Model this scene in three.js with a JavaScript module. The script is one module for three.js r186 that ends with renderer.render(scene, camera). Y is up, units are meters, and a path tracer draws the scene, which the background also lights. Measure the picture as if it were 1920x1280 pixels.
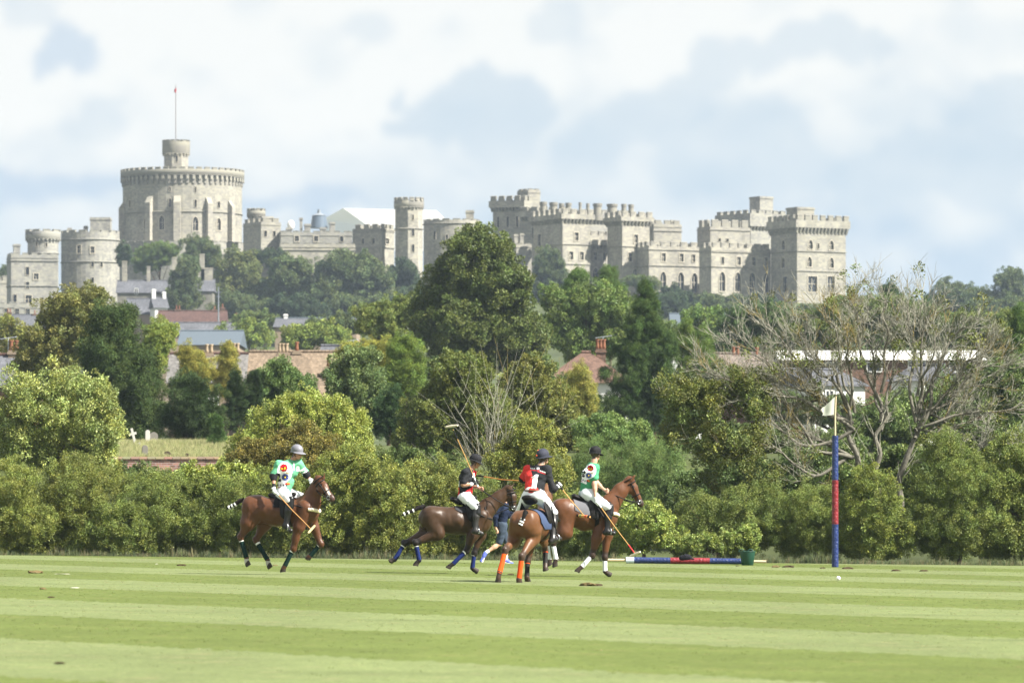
import * as THREE from 'three';

// ---------------------------------------------------------------- camera, sky, sun, exposure
const F = 9400, HY = 965, EYE = 1.25, SLOPE = 0.0104;      // focal length and horizon row of a 1920 x 1280 frame, eye height, cross fall of the field
const scene = new THREE.Scene();
const camera = new THREE.PerspectiveCamera(2 * Math.atan(640 / F) * 180 / Math.PI, 1.5, 1, 20000);
camera.position.set(0, EYE, 0);
camera.lookAt(0, EYE, -100);
camera.setViewOffset(1920, 1280, 0, 640 - HY, 1920, 1280);
camera.focus = 104;
camera.userData.fStop = 4.5;

const renderer = new THREE.WebGLRenderer({ antialias: true });
renderer.setSize(1024, 682);
renderer.toneMapping = THREE.LinearToneMapping;
renderer.toneMappingExposure = 3.0;
renderer.shadowMap.enabled = true;

const SUN_AZ = 64 * Math.PI / 180, SUN_EL = 44 * Math.PI / 180;
const sunDir = new THREE.Vector3(Math.sin(SUN_AZ) * Math.cos(SUN_EL), Math.sin(SUN_EL), Math.cos(SUN_AZ) * Math.cos(SUN_EL));
const sun = new THREE.DirectionalLight(new THREE.Color(1, 0.955, 0.87), 4.8);
sun.name = 'sun';
sun.position.copy(sunDir).multiplyScalar(400).add(new THREE.Vector3(0, 0, -110));
sun.target.position.set(0, 0, -110);
sun.castShadow = true;
sun.shadow.mapSize.set(4096, 4096);
Object.assign(sun.shadow.camera, { left: -200, right: 200, top: 200, bottom: -200, near: 1, far: 1200 });
scene.add(sun, sun.target);

// ---------------------------------------------------------------- numbers
function rng(seed) { let s = seed | 0; return () => { s = (s + 0x6d2b79f5) | 0; let t = Math.imul(s ^ (s >>> 15), 1 | s); t = (t + Math.imul(t ^ (t >>> 7), 61 | t)) ^ t; return ((t ^ (t >>> 14)) >>> 0) / 4294967296; }; }
const clamp = (x, a, b) => Math.min(b, Math.max(a, x)), mix = (a, b, t) => a + (b - a) * t;
const smooth = (a, b, x) => { const t = clamp((x - a) / (b - a), 0, 1); return t * t * (3 - 2 * t); };
const hash = (x, y, z) => { let h = Math.imul(x, 374761393) ^ Math.imul(y, 668265263) ^ Math.imul(z, 2147483647 ^ 0x5bd1e995); h = Math.imul(h ^ (h >>> 13), 1274126177); h ^= h >>> 16; return (h >>> 0) / 4294967296; };
function noise(x, y, z = 0) {
  const i = Math.floor(x), j = Math.floor(y), k = Math.floor(z), f = (t) => t * t * (3 - 2 * t), u = f(x - i), v = f(y - j), w = f(z - k);
  const l = (k) => mix(mix(hash(i, j, k), hash(i + 1, j, k), u), mix(hash(i, j + 1, k), hash(i + 1, j + 1, k), u), v);
  return w === 0 ? l(k) : mix(l(k), l(k + 1), w);
}
function fbm(x, y, z, oct) { let s = 0, a = 0.5, n = 0; for (let o = 0; o < oct; o++) { s += a * noise(x, y, z); n += a; a *= 0.5; x = x * 2.03 + 11.3; y = y * 2.03 + 5.7; z *= 2.03; } return s / n; }
const V = (x, y, z) => new THREE.Vector3(x, y, z);
const at = (px, py, d) => V((px - 960) / F * d, EYE + (HY - py) / F * d, -d);            // the point at distance d seen at (px, py)
const S = (r, g, b) => new THREE.Color().setRGB(r / 255, g / 255, b / 255, THREE.SRGBColorSpace);
const L = (r, g, b) => new THREE.Color().setRGB(r, g, b);

// ---------------------------------------------------------------- sky: air and clouds, one float map for all directions
{
  const W = 4096, H = 2048, data = new Float32Array(W * H * 4);
  // cloud masses in shade, each a heap of rounds [px, py, radius] with its strength, its foot row (below it the heap melts into the haze) and whether clear blue shows
  const heaps = [
    [.8, 300, 0, [[905, 195, 70], [960, 190, 62], [862, 215, 52], [1000, 215, 42], [820, 245, 48], [770, 240, 34], [735, 190, 22], [930, 260, 80]]],
    [.6, 330, 0, [[1560, 75, 56], [1480, 85, 60], [1640, 85, 45], [1405, 105, 52], [1340, 125, 58], [1265, 180, 50], [1190, 225, 62], [1120, 255, 52], [1090, 300, 60], [1300, 200, 60]]],
    [.6, 420, 0, [[1870, 205, 58], [1810, 245, 52], [1930, 200, 50], [1740, 300, 70], [1640, 340, 80], [1850, 320, 90]]],
    [.55, 400, 0, [[1430, 235, 62], [1480, 265, 46], [1370, 265, 60], [1290, 300, 70], [1400, 340, 90], [1540, 330, 60]]],
    [.62, 150, 1, [[115, 98, 46], [155, 112, 36], [88, 118, 30]]],
    [.5, 260, 0, [[190, 215, 34], [150, 245, 40], [215, 245, 30], [60, 270, 50]]],
    [.6, 385, 1, [[-20, 345, 110], [80, 348, 100], [170, 352, 80]], 2.6],
    [.6, 392, 1, [[490, 376, 80], [590, 376, 80], [680, 380, 60]], 3.4],
    [.45, 130, 0, [[25, 20, 44], [70, 30, 30], [1040, 40, 50], [690, 60, 40]]],
  ];
  const WHITE = [.314, .319, .313], PALE = [.196, .236, .268], BLUE = [.155, .205, .268];
  for (let r = 0; r < H; r++) {
    const el = ((r + .5) / H - .5) * Math.PI, cy = Math.cos(el), y = Math.sin(el);
    for (let c = 0; c < W; c++) {
      const o = (r * W + c) * 4; data[o + 3] = 1;
      if (el < -0.01) { data[o] = .13; data[o + 1] = .14; data[o + 2] = .12; continue; }
      const az = ((c + .5) / W - .5) * 2 * Math.PI;
      let da = az + Math.PI / 2; if (da > Math.PI) da -= 2 * Math.PI;
      const near = Math.abs(da) < .2 && el < .16, k = 1 + 2.2 * y, wx = da * 13, wy = el * 28 / k;
      // broken white cloud over pale air, the same field of noise all round, flattened towards the horizon
      const f = fbm(wx + 3.1 + .6 * noise(wx * 3, wy * 3, 9), wy + .4 * noise(wx * 3, wy * 3, 4), 1.7, near ? 5 : 4);
      let white = smooth(.36, .60, f + .1 * Math.min(1, el * 12) - .02), blue = smooth(.42, .30, f) * .7;
      if (near) {
        const px = 960 + F * Math.tan(da), py = HY - F * Math.tan(el), edge = smooth(.2, .13, Math.abs(da)) * smooth(.16, .115, el);
        const qx = px + 46 * (noise(px / 60, py / 60, 6.1) - .5) + 22 * (noise(px / 24, py / 24, 2) - .5), qy = py + 46 * (noise(px / 60, py / 60, 8.4) - .5) + 22 * (noise(px / 24, py / 24, 4) - .5);
        const d1 = 1.25 * (fbm(px / 120 + 7, py / 70 + 3, 2.2, 5) - .5) + .3 * (.5 - Math.abs(2 * fbm(px / 75, py / 50, 4.4, 3) - 1));
        let w = clamp(mix(.92, .2, smooth(120, 480, py + .12 * (px - 600))) + 1.0 * d1, 0, 1), b = .22 * smooth(.5, .2, w) * smooth(330, 460, py);
        for (const [amount, foot, clear, rounds, flat = 1.12] of heaps) {
          let h = 0; for (const [cx, cyy, rad] of rounds) h = Math.max(h, smooth(rad + 6, rad - (flat > 2 ? 40 : 6), Math.hypot(qx - cx, (qy - cyy) * flat)));
          h *= amount * (clear ? 1 : smooth(foot + 60, foot - 60, py)); w *= 1 - .88 * h; if (clear) b = Math.max(b, h * .85);
        }
        white = mix(white, w, edge); blue = mix(blue, b, edge);
      }
      for (let q = 0; q < 3; q++) data[o + q] = mix(mix(PALE[q], WHITE[q], white), BLUE[q], blue * (1 - white));
    }
  }
  const sky = new THREE.DataTexture(data, W, H, THREE.RGBAFormat, THREE.FloatType);
  sky.mapping = THREE.EquirectangularReflectionMapping;
  sky.magFilter = sky.minFilter = THREE.LinearFilter;
  sky.needsUpdate = true;
  scene.background = sky;
  scene.environment = sky;
}
scene.fog = new THREE.FogExp2(S(200, 218, 240), 0.00009);

// ---------------------------------------------------------------- things, parts, names
const taken = new Map();
function numbered(name) { const n = taken.get(name) ?? 0; taken.set(name, n + 1); return n ? `${name}_${String(n).padStart(3, '0')}` : name; }
function shade(o) { o.traverse((m) => { if (m.isMesh) m.castShadow = m.receiveShadow = true; }); return o; }
function thing(name, label, category, pos = [0, 0, 0], turn = 0, group) {
  const o = new THREE.Group(); o.name = numbered(name); o.position.set(...pos); o.rotation.y = turn;
  o.userData = { label, category }; if (group) o.userData.group = group;
  scene.add(o); return o;
}
function part(name, geometry, material, parent, label) {
  const m = new THREE.Mesh(geometry, material); m.name = name; m.castShadow = m.receiveShadow = true;
  if (label) m.userData.label = label;
  parent.add(m); return m;
}
function structure(name, geometry, material) { const m = part(numbered(name), geometry, material, scene); m.userData = { kind: 'structure' }; return m; }

// ---------------------------------------------------------------- geometry collector with uv in metres
class MB {
  constructor() { this.p = []; this.n = []; this.u = []; this.c = []; this.i = []; this.col = null; }
  vert(p, n, u, v) { this.p.push(p.x, p.y, p.z); this.n.push(n.x, n.y, n.z); this.u.push(u, v); const c = this.col; this.c.push(c ? c.r : 1, c ? c.g : 1, c ? c.b : 1); return this.p.length / 3 - 1; }
  quad(a, b, c, d) {                                         // counter-clockwise seen from outside
    const e = b.clone().sub(a), f = d.clone().sub(a), n = e.clone().cross(f).normalize(), w = e.length(), h = f.length(), off = a.x * .37 + a.z * .73;
    const k = [[a, 0, 0], [b, w, 0], [c, w, h], [d, 0, h]].map(([p, u, v]) => this.vert(p, n, u + off, v + a.y));
    this.i.push(k[0], k[1], k[2], k[0], k[2], k[3]); return this;
  }
  tri(a, b, c) { const n = b.clone().sub(a).cross(c.clone().sub(a)).normalize(), h = (p) => this.vert(p, n, p.x + p.z, p.y), k = [h(a), h(b), h(c)]; this.i.push(...k); return this; }
  box(x0, x1, y0, y1, z0, z1) { return this.frustum(x0, x1, z0, z1, y0, x0, x1, z0, z1, y1); }
  frustum(x0, x1, z0, z1, y0, X0, X1, Z0, Z1, y1) {
    const a = V(x0, y0, z1), b = V(x1, y0, z1), c = V(x1, y0, z0), d = V(x0, y0, z0), A = V(X0, y1, Z1), B = V(X1, y1, Z1), C = V(X1, y1, Z0), D = V(X0, y1, Z0);
    return this.quad(a, b, B, A).quad(b, c, C, B).quad(c, d, D, C).quad(d, a, A, D).quad(A, B, C, D).quad(d, c, b, a);
  }
  tube(pts, rad, sides = 6, caps = true) {
    const P = pts.map((p) => p.isVector3 ? p : V(...p)), R = (k) => Array.isArray(rad) ? rad[k] : rad;
    let up = V(0, 1, 0), rows = [], len = 0;
    P.forEach((p, k) => {
      const t = P[Math.min(k + 1, P.length - 1)].clone().sub(P[Math.max(k - 1, 0)]).normalize();
      if (!k) { if (Math.abs(t.y) > .9) up = V(1, 0, 0); }
      const s = up.clone().cross(t).normalize(), w = t.clone().cross(s).normalize(); up = w;
      if (k) len += p.distanceTo(P[k - 1]);
      const row = [];
      for (let j = 0; j <= sides; j++) { const a = j / sides * 2 * Math.PI, n = s.clone().multiplyScalar(Math.cos(a)).addScaledVector(w, Math.sin(a)); row.push(this.vert(p.clone().addScaledVector(n, R(k)), n, j / sides * 2 * Math.PI * R(k), len)); }
      if (k) for (let j = 0; j < sides; j++) { const q = rows[k - 1]; this.i.push(q[j], q[j + 1], row[j + 1], q[j], row[j + 1], row[j]); }
      rows.push(row);
    });
    if (caps) for (const k of [0, P.length - 1]) {
      const t = (k ? P[k].clone().sub(P[k - 1]) : P[0].clone().sub(P[1])).normalize(), c = this.vert(P[k], t, 0, 0), ring = [];
      for (let j = 0; j <= sides; j++) { const o = rows[k][j] * 3; ring.push(this.vert(V(this.p[o], this.p[o + 1], this.p[o + 2]), t, 0, 0)); }
      for (let j = 0; j < sides; j++) k ? this.i.push(c, ring[j], ring[j + 1]) : this.i.push(c, ring[j + 1], ring[j]);
    }
    return this;
  }
  add(g, m) {
    const p = g.attributes.position, n = g.attributes.normal, u = g.attributes.uv, base = this.p.length / 3, v = V(0, 0, 0), q = V(0, 0, 0), nm = m && new THREE.Matrix3().getNormalMatrix(m), c = this.col;
    for (let k = 0; k < p.count; k++) {
      v.fromBufferAttribute(p, k); q.fromBufferAttribute(n, k); if (m) { v.applyMatrix4(m); q.applyMatrix3(nm).normalize(); }
      this.p.push(v.x, v.y, v.z); this.n.push(q.x, q.y, q.z); this.u.push(u ? u.getX(k) : 0, u ? u.getY(k) : 0); this.c.push(c ? c.r : 1, c ? c.g : 1, c ? c.b : 1);
    }
    if (g.index) for (let k = 0; k < g.index.count; k++) this.i.push(base + g.index.getX(k)); else for (let k = 0; k < p.count; k++) this.i.push(base + k);
    return this;
  }
  geo() {
    const g = new THREE.BufferGeometry();
    g.setAttribute('position', new THREE.Float32BufferAttribute(this.p, 3)); g.setAttribute('normal', new THREE.Float32BufferAttribute(this.n, 3)); g.setAttribute('uv', new THREE.Float32BufferAttribute(this.u, 2)); g.setAttribute('color', new THREE.Float32BufferAttribute(this.c, 3));
    g.setIndex(this.i); return g;
  }
  build(name, material, parent, label) { return part(name, this.geo(), material, parent, label); }
}
const M4 = (x, y, z, ry = 0, s = 1) => new THREE.Matrix4().compose(V(x, y, z), new THREE.Quaternion().setFromAxisAngle(V(0, 1, 0), ry), V(s, s, s));

// ---------------------------------------------------------------- textures and materials
function tex(w, h, fn, repeat = 1, srgb = true) {            // fn(u, v) -> [r, g, b] 0..1; the tile measures `repeat` metres
  const d = new Uint8Array(w * h * 4);
  for (let y = 0; y < h; y++) for (let x = 0; x < w; x++) { const c = fn(x / w, y / h), o = (y * w + x) * 4; for (let k = 0; k < 3; k++) d[o + k] = clamp(c[k], 0, 1) * 255; d[o + 3] = 255; }
  const t = new THREE.DataTexture(d, w, h); t.wrapS = t.wrapT = THREE.RepeatWrapping; t.magFilter = THREE.LinearFilter; t.minFilter = THREE.LinearFilter; t.repeat.set(1 / repeat, 1 / repeat);
  if (srgb) t.colorSpace = THREE.SRGBColorSpace; t.needsUpdate = true; return t;
}
// noise that repeats over the unit square
function tnoise(u, v, n, seed) {
  const x = u * n, y = v * n, i = Math.floor(x), j = Math.floor(y), f = (t) => t * t * (3 - 2 * t), a = f(x - i), b = f(y - j), h = (p, q) => hash((p % n + n) % n, (q % n + n) % n, seed);
  return mix(mix(h(i, j), h(i + 1, j), a), mix(h(i, j + 1), h(i + 1, j + 1), a), b);
}
const tf = (u, v, n, seed, oct = 4) => { let s = 0, a = .5, t = 0; for (let o = 0; o < oct; o++, n *= 2, a *= .5) { s += a * tnoise(u, v, n, seed + o); t += a; } return s / t; };
const mat = (color, roughness = .85, more = {}) => new THREE.MeshPhysicalMaterial({ color, roughness, specularIntensity: .3, ...more });
const phys = (color, roughness, more = {}) => new THREE.MeshPhysicalMaterial({ color, roughness, ...more });

// ---------------------------------------------------------------- smooth bodies: tapered bones joined by a smooth minimum, meshed by surface nets
// bone: [ax, ay, az, bx, by, bz, ra, rb, lateral scale = 1]
function bodyGeo(bones, cell, k, color, warp) {
  const pad = .03 + 2.2 / k; let lo = [1e9, 1e9, 1e9], hi = [-1e9, -1e9, -1e9];
  for (const b of bones) for (let q = 0; q < 3; q++) { const s = q === 2 ? (b[8] ?? 1) : 1; lo[q] = Math.min(lo[q], b[q] - b[6] * Math.max(1, s) - pad, b[q + 3] - b[7] * Math.max(1, s) - pad); hi[q] = Math.max(hi[q], b[q] + b[6] * Math.max(1, s) + pad, b[q + 3] + b[7] * Math.max(1, s) + pad); }
  const n = lo.map((l, q) => Math.ceil((hi[q] - l) / cell) + 2), [nx, ny, nz] = n, f = new Float32Array(nx * ny * nz);
  for (const b of bones) {
    const [ax, ay, az, bx, by, bz, ra, rb] = b, s = b[8] ?? 1, dx = bx - ax, dy = by - ay, dz = (bz - az) / s, ll = Math.max(dx * dx + dy * dy + dz * dz, 1e-9), r = Math.max(ra, rb) + pad;
    const r0 = [Math.min(ax, bx) - r, Math.min(ay, by) - r, Math.min(az, bz) - r * Math.max(1, s)], r1 = [Math.max(ax, bx) + r, Math.max(ay, by) + r, Math.max(az, bz) + r * Math.max(1, s)];
    const i0 = r0.map((v, q) => Math.max(0, Math.floor((v - lo[q]) / cell))), i1 = r1.map((v, q) => Math.min(n[q] - 1, Math.ceil((v - lo[q]) / cell)));
    for (let iz = i0[2]; iz <= i1[2]; iz++) for (let iy = i0[1]; iy <= i1[1]; iy++) for (let ix = i0[0]; ix <= i1[0]; ix++) {
      const x = lo[0] + ix * cell - ax, y = lo[1] + iy * cell - ay, z = (lo[2] + iz * cell - az) / s, t = clamp((x * dx + y * dy + z * dz) / ll, 0, 1);
      const d = Math.hypot(x - dx * t, y - dy * t, z - dz * t) - (ra + (rb - ra) * t);
      f[(iz * ny + iy) * nx + ix] += Math.exp(-d * k);
    }
  }
  const val = (i) => -Math.log(Math.max(f[i], 1e-30)) / k;
  for (let i = 0; i < f.length; i++) f[i] = Math.min(val(i), 1);
  const id = new Int32Array(nx * ny * nz).fill(-1), pos = [], idx = [];
  const E = [[0, 1], [2, 3], [4, 5], [6, 7], [0, 2], [1, 3], [4, 6], [5, 7], [0, 4], [1, 5], [2, 6], [3, 7]];
  for (let z = 0; z < nz - 1; z++) for (let y = 0; y < ny - 1; y++) for (let x = 0; x < nx - 1; x++) {
    const o = (z * ny + y) * nx + x, v = []; let m = 0;
    for (let c = 0; c < 8; c++) { v[c] = f[o + (c & 1) + ((c >> 1) & 1) * nx + (c >> 2) * nx * ny]; if (v[c] < 0) m |= 1 << c; }
    if (m === 0 || m === 255) continue;
    let sx = 0, sy = 0, sz = 0, cnt = 0;
    for (const [a, b] of E) { if (((m >> a) & 1) === ((m >> b) & 1)) continue; const t = v[a] / (v[a] - v[b]); sx += mix(a & 1, b & 1, t); sy += mix((a >> 1) & 1, (b >> 1) & 1, t); sz += mix(a >> 2, b >> 2, t); cnt++; }
    id[o] = pos.length / 3; pos.push(lo[0] + (x + sx / cnt) * cell, lo[1] + (y + sy / cnt) * cell, lo[2] + (z + sz / cnt) * cell);
  }
  const face = (a, b, c, d, flip) => { if (a < 0 || b < 0 || c < 0 || d < 0) return; flip ? idx.push(a, c, b, a, d, c) : idx.push(a, b, c, a, c, d); };
  const SX = 1, SY = nx, SZ = nx * ny;
  for (let z = 1; z < nz - 1; z++) for (let y = 1; y < ny - 1; y++) for (let x = 1; x < nx - 1; x++) {
    const o = (z * ny + y) * nx + x, s = f[o] < 0;
    if (s !== (f[o + SX] < 0)) face(id[o], id[o - SY], id[o - SY - SZ], id[o - SZ], s);
    if (s !== (f[o + SY] < 0)) face(id[o], id[o - SZ], id[o - SX - SZ], id[o - SX], s);
    if (s !== (f[o + SZ] < 0)) face(id[o], id[o - SX], id[o - SX - SY], id[o - SY], s);
  }
  // fix winding once: outward is up the field
  const g = new THREE.BufferGeometry(), nor = new Float32Array(pos.length), col = new Float32Array(pos.length);
  const smp = (x, y, z) => { const a = clamp((x - lo[0]) / cell, 0, nx - 1.001), b = clamp((y - lo[1]) / cell, 0, ny - 1.001), c = clamp((z - lo[2]) / cell, 0, nz - 1.001), i = Math.floor(a), j = Math.floor(b), q = Math.floor(c), o = (q * ny + j) * nx + i, u = a - i, w = b - j, t = c - q; return mix(mix(mix(f[o], f[o + 1], u), mix(f[o + SY], f[o + SY + 1], u), w), mix(mix(f[o + SZ], f[o + SZ + 1], u), mix(f[o + SZ + SY], f[o + SZ + SY + 1], u), w), t); };
  const e = cell * .9;
  for (let i = 0; i < pos.length; i += 3) {
    const [x, y, z] = [pos[i], pos[i + 1], pos[i + 2]], gx = smp(x + e, y, z) - smp(x - e, y, z), gy = smp(x, y + e, z) - smp(x, y - e, z), gz = smp(x, y, z + e) - smp(x, y, z - e), l = Math.hypot(gx, gy, gz) || 1;
    nor[i] = gx / l; nor[i + 1] = gy / l; nor[i + 2] = gz / l;
    const c = color ? color(x, y, z, nor[i], nor[i + 1], nor[i + 2]) : [1, 1, 1]; col[i] = c[0]; col[i + 1] = c[1]; col[i + 2] = c[2];
  }
  for (let t = 0; t < idx.length; t += 3) {
    const [a, b, c] = [idx[t] * 3, idx[t + 1] * 3, idx[t + 2] * 3], ux = pos[b] - pos[a], uy = pos[b + 1] - pos[a + 1], uz = pos[b + 2] - pos[a + 2], vx = pos[c] - pos[a], vy = pos[c + 1] - pos[a + 1], vz = pos[c + 2] - pos[a + 2];
    if ((uy * vz - uz * vy) * (nor[a] + nor[b] + nor[c]) + (uz * vx - ux * vz) * (nor[a + 1] + nor[b + 1] + nor[c + 1]) + (ux * vy - uy * vx) * (nor[a + 2] + nor[b + 2] + nor[c + 2]) < 0) { const q = idx[t + 1]; idx[t + 1] = idx[t + 2]; idx[t + 2] = q; }
  }
  g.setAttribute('position', new THREE.Float32BufferAttribute(pos, 3)); g.setAttribute('normal', new THREE.BufferAttribute(nor, 3)); g.setAttribute('color', new THREE.BufferAttribute(col, 3)); g.setIndex(idx);
  return g;
}
// ---------------------------------------------------------------- ground: terrain, polo field and its mown stripes
const PROFILE = [[-200, 0], [146, 0], [184, 2.5], [187.5, 2.6], [188.5, 3.35], [225, 4.4], [300, 4.8], [420, 6], [700, 9], [880, 16], [960, 31], [1040, 42.5], [1110, 48], [1300, 52.5], [9000, 52.5]];
function rise(d) { for (let k = 1; k < PROFILE.length; k++) if (d <= PROFILE[k][0]) { const [a, p] = PROFILE[k - 1], [b, q] = PROFILE[k]; return mix(p, q, d < 190 ? (d - a) / (b - a) : smooth(a, b, d)); } return 52.5; }
const fall = (x, d) => -SLOPE * clamp(x, -60, 60) * smooth(190, 145, d);
const groundY = (x, d) => { const y = rise(d); return y + fall(x, d) - (y > 16 ? (y - 16) * .15 * smooth(-76, -96, x) : 0); };
{
  const xs = [], ds = [];
  for (const x of [-6000, -3000, -1500, -800, -500, -350]) xs.push(x, -x);
  for (let x = -250; x <= 250; x += 12.5) xs.push(x);
  xs.sort((a, b) => a - b);
  for (const d of [-3000, -1000, -200, 0, 60, 120, 136, 142, 146, 155, 165, 175, 184, 187.5, 188.5, 190, 195, 200, 207, 215, 225, 240, 260, 280, 300, 340, 380, 420, 480, 560, 620, 700]) ds.push(d);
  for (let d = 730; d <= 1400; d += 22) ds.push(d);
  ds.push(1600, 2000, 3000, 5000, 9000);
  const mb = new MB(), put = (x, d) => V(x, groundY(x, d) - .03 + (d > 260 ? .5 * (noise(x / 30, d / 30, 2) - .5) : 0), -d);
  const g = new THREE.BufferGeometry(), p = [], u = [], ix = [];
  for (const d of ds) for (const x of xs) { const v = put(x, d); p.push(v.x, v.y, v.z); u.push(x, d); }
  for (let j = 0; j < ds.length - 1; j++) for (let i = 0; i < xs.length - 1; i++) { const a = j * xs.length + i, b = a + 1, c = a + xs.length, e = c + 1; ix.push(a, b, e, a, e, c); }
  g.setAttribute('position', new THREE.Float32BufferAttribute(p, 3)); g.setAttribute('uv', new THREE.Float32BufferAttribute(u, 2)); g.setIndex(ix); g.computeVertexNormals();
  const t = tex(512, 512, (u, v) => { const a = tf(u, v, 6, 3, 6), b = tf(u, v, 64, 8, 3), k = .72 + .5 * a * (.6 + .8 * b); return [.27 * k, .30 * k, .17 * k]; }, 23);
  structure('ground', g, mat(0xffffff, .95, { map: t }));
}
// the field: bands of grass bent one way or the other by the mower, each a sheet of its own between wandering edges
const STRIPE = 19.05, KX = 1.42;
{
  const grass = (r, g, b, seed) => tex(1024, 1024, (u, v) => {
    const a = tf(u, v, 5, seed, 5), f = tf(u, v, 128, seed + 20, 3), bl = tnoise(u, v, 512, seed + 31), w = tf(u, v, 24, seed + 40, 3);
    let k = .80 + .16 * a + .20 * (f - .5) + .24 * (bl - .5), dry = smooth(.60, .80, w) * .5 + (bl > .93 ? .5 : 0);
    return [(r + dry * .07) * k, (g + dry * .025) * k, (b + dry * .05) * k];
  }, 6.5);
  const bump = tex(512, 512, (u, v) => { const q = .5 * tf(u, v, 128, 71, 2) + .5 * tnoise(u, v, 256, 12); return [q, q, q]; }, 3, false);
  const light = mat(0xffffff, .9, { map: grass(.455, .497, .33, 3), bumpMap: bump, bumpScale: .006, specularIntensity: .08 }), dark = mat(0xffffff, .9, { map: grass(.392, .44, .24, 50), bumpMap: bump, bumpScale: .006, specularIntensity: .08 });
  const field = new THREE.Group(); field.name = 'polo_field'; field.userData = { kind: 'structure' }; scene.add(field);
  const X0 = -70, X1 = 70, D0 = -60, D1 = 137;
  const edge = (k, x, far) => { const c = (far ? 32.1 : 41.3) + STRIPE * k; return c - KX * x; };       // distance of a band's edge at x
  const wander = (k, far, x) => .75 * (noise(x * .16 + k * 13.7, far ? 4.4 : 8.8, .5) - .5) + .3 * (noise(x * .9 + k * 3.1, far ? 1.4 : 6.8, .5) - .5) + .9 * (noise(x * 9 + k * 3.1, far ? 1.4 : 6.8, .5) - .5) + .9 * (noise(x * 31 + k * 7.1, far ? 2.4 : 5.8, .5) - .5);
  const back = (x) => D1 + .5 * (noise(x * .5, 3.3, .5) - .5) + .35 * (noise(x * 2.3, 7.3, .5) - .5);
  const band = (dFar, dNear, material) => {
    const p = [], u = [], ix = [], n = 2600;
    for (let i = 0; i <= n; i++) {
      const q = i / n * 2 - 1, x = 70 * (.3 * q + .7 * q * q * q * q * q), top = back(x), b = clamp(dFar(x), D0, top), a = clamp(dNear(x), D0, top);
      for (const d of [a, b]) { p.push(x, groundY(x, d) + .006, -d); u.push(x, d); }
    }
    for (let i = 0; i < n; i++) { const k = i * 2; ix.push(k, k + 2, k + 3, k, k + 3, k + 1); }
    const g = new THREE.BufferGeometry(); g.setAttribute('position', new THREE.Float32BufferAttribute(p, 3)); g.setAttribute('uv', new THREE.Float32BufferAttribute(u, 2)); g.setIndex(ix); g.computeVertexNormals();
    part('mown_stripe', g, material, field);
  };
  for (let k = -6; k < 12; k++) {
    // dark band from (41.3 - STRIPE) to 32.1, light band from there to the next
    band((x) => edge(k, x, true) + 19.05 + wander(k + 1, true, x), (x) => edge(k, x, false) + wander(k, false, x), dark);
    band((x) => edge(k, x, false) + wander(k, false, x), (x) => edge(k - 1, x, true) + 19.05 + wander(k, true, x), light);
  }
}

{ // blades that stand a little proud of the cut, with dry ones among them: uncountable
  const r = rng(808), p = [], c = [], ix = [], n = 26000, dum = new THREE.Object3D(), col = new THREE.Color();
  for (let k = 0; k < 5; k++) { const a = r() * 6.28, w = .006, h = .6 + .6 * r(), x = (r() - .5) * 2.4, z = (r() - .5) * 2.4, b = k * 3; p.push(x - w * Math.cos(a) / .03, 0, z - w * Math.sin(a) / .03, x + w * Math.cos(a) / .03, 0, z + w * Math.sin(a) / .03, x + (r() - .5) * .9, h, z + (r() - .5) * .9); const t = .75 + .5 * r(); for (let q = 0; q < 3; q++) c.push(t, t, t); ix.push(b, b + 1, b + 2); }
  const g = new THREE.BufferGeometry(); g.setAttribute('position', new THREE.Float32BufferAttribute(p, 3)); g.setAttribute('color', new THREE.Float32BufferAttribute(c, 3)); g.setIndex(ix);
  const m = new THREE.InstancedMesh(g, new THREE.MeshPhysicalMaterial({ vertexColors: true, roughness: .8, specularIntensity: .2, transmission: .35, thickness: 0, side: THREE.DoubleSide }), n);
  for (let k = 0; k < n; k++) {
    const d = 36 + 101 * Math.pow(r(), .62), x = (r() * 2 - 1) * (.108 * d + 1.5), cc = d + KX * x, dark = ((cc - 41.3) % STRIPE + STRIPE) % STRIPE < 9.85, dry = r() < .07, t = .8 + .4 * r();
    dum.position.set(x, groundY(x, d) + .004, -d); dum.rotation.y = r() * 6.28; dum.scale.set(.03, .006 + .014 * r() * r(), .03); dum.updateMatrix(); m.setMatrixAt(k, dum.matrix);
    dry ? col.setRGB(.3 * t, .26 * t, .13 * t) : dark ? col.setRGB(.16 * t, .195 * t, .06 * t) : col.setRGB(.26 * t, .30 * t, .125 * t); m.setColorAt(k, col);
  }
  m.name = 'grass_blades'; m.userData = { kind: 'stuff', label: 'short mown grass blades of the polo field', category: 'grass' }; m.castShadow = m.receiveShadow = true; scene.add(m);
}
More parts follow.
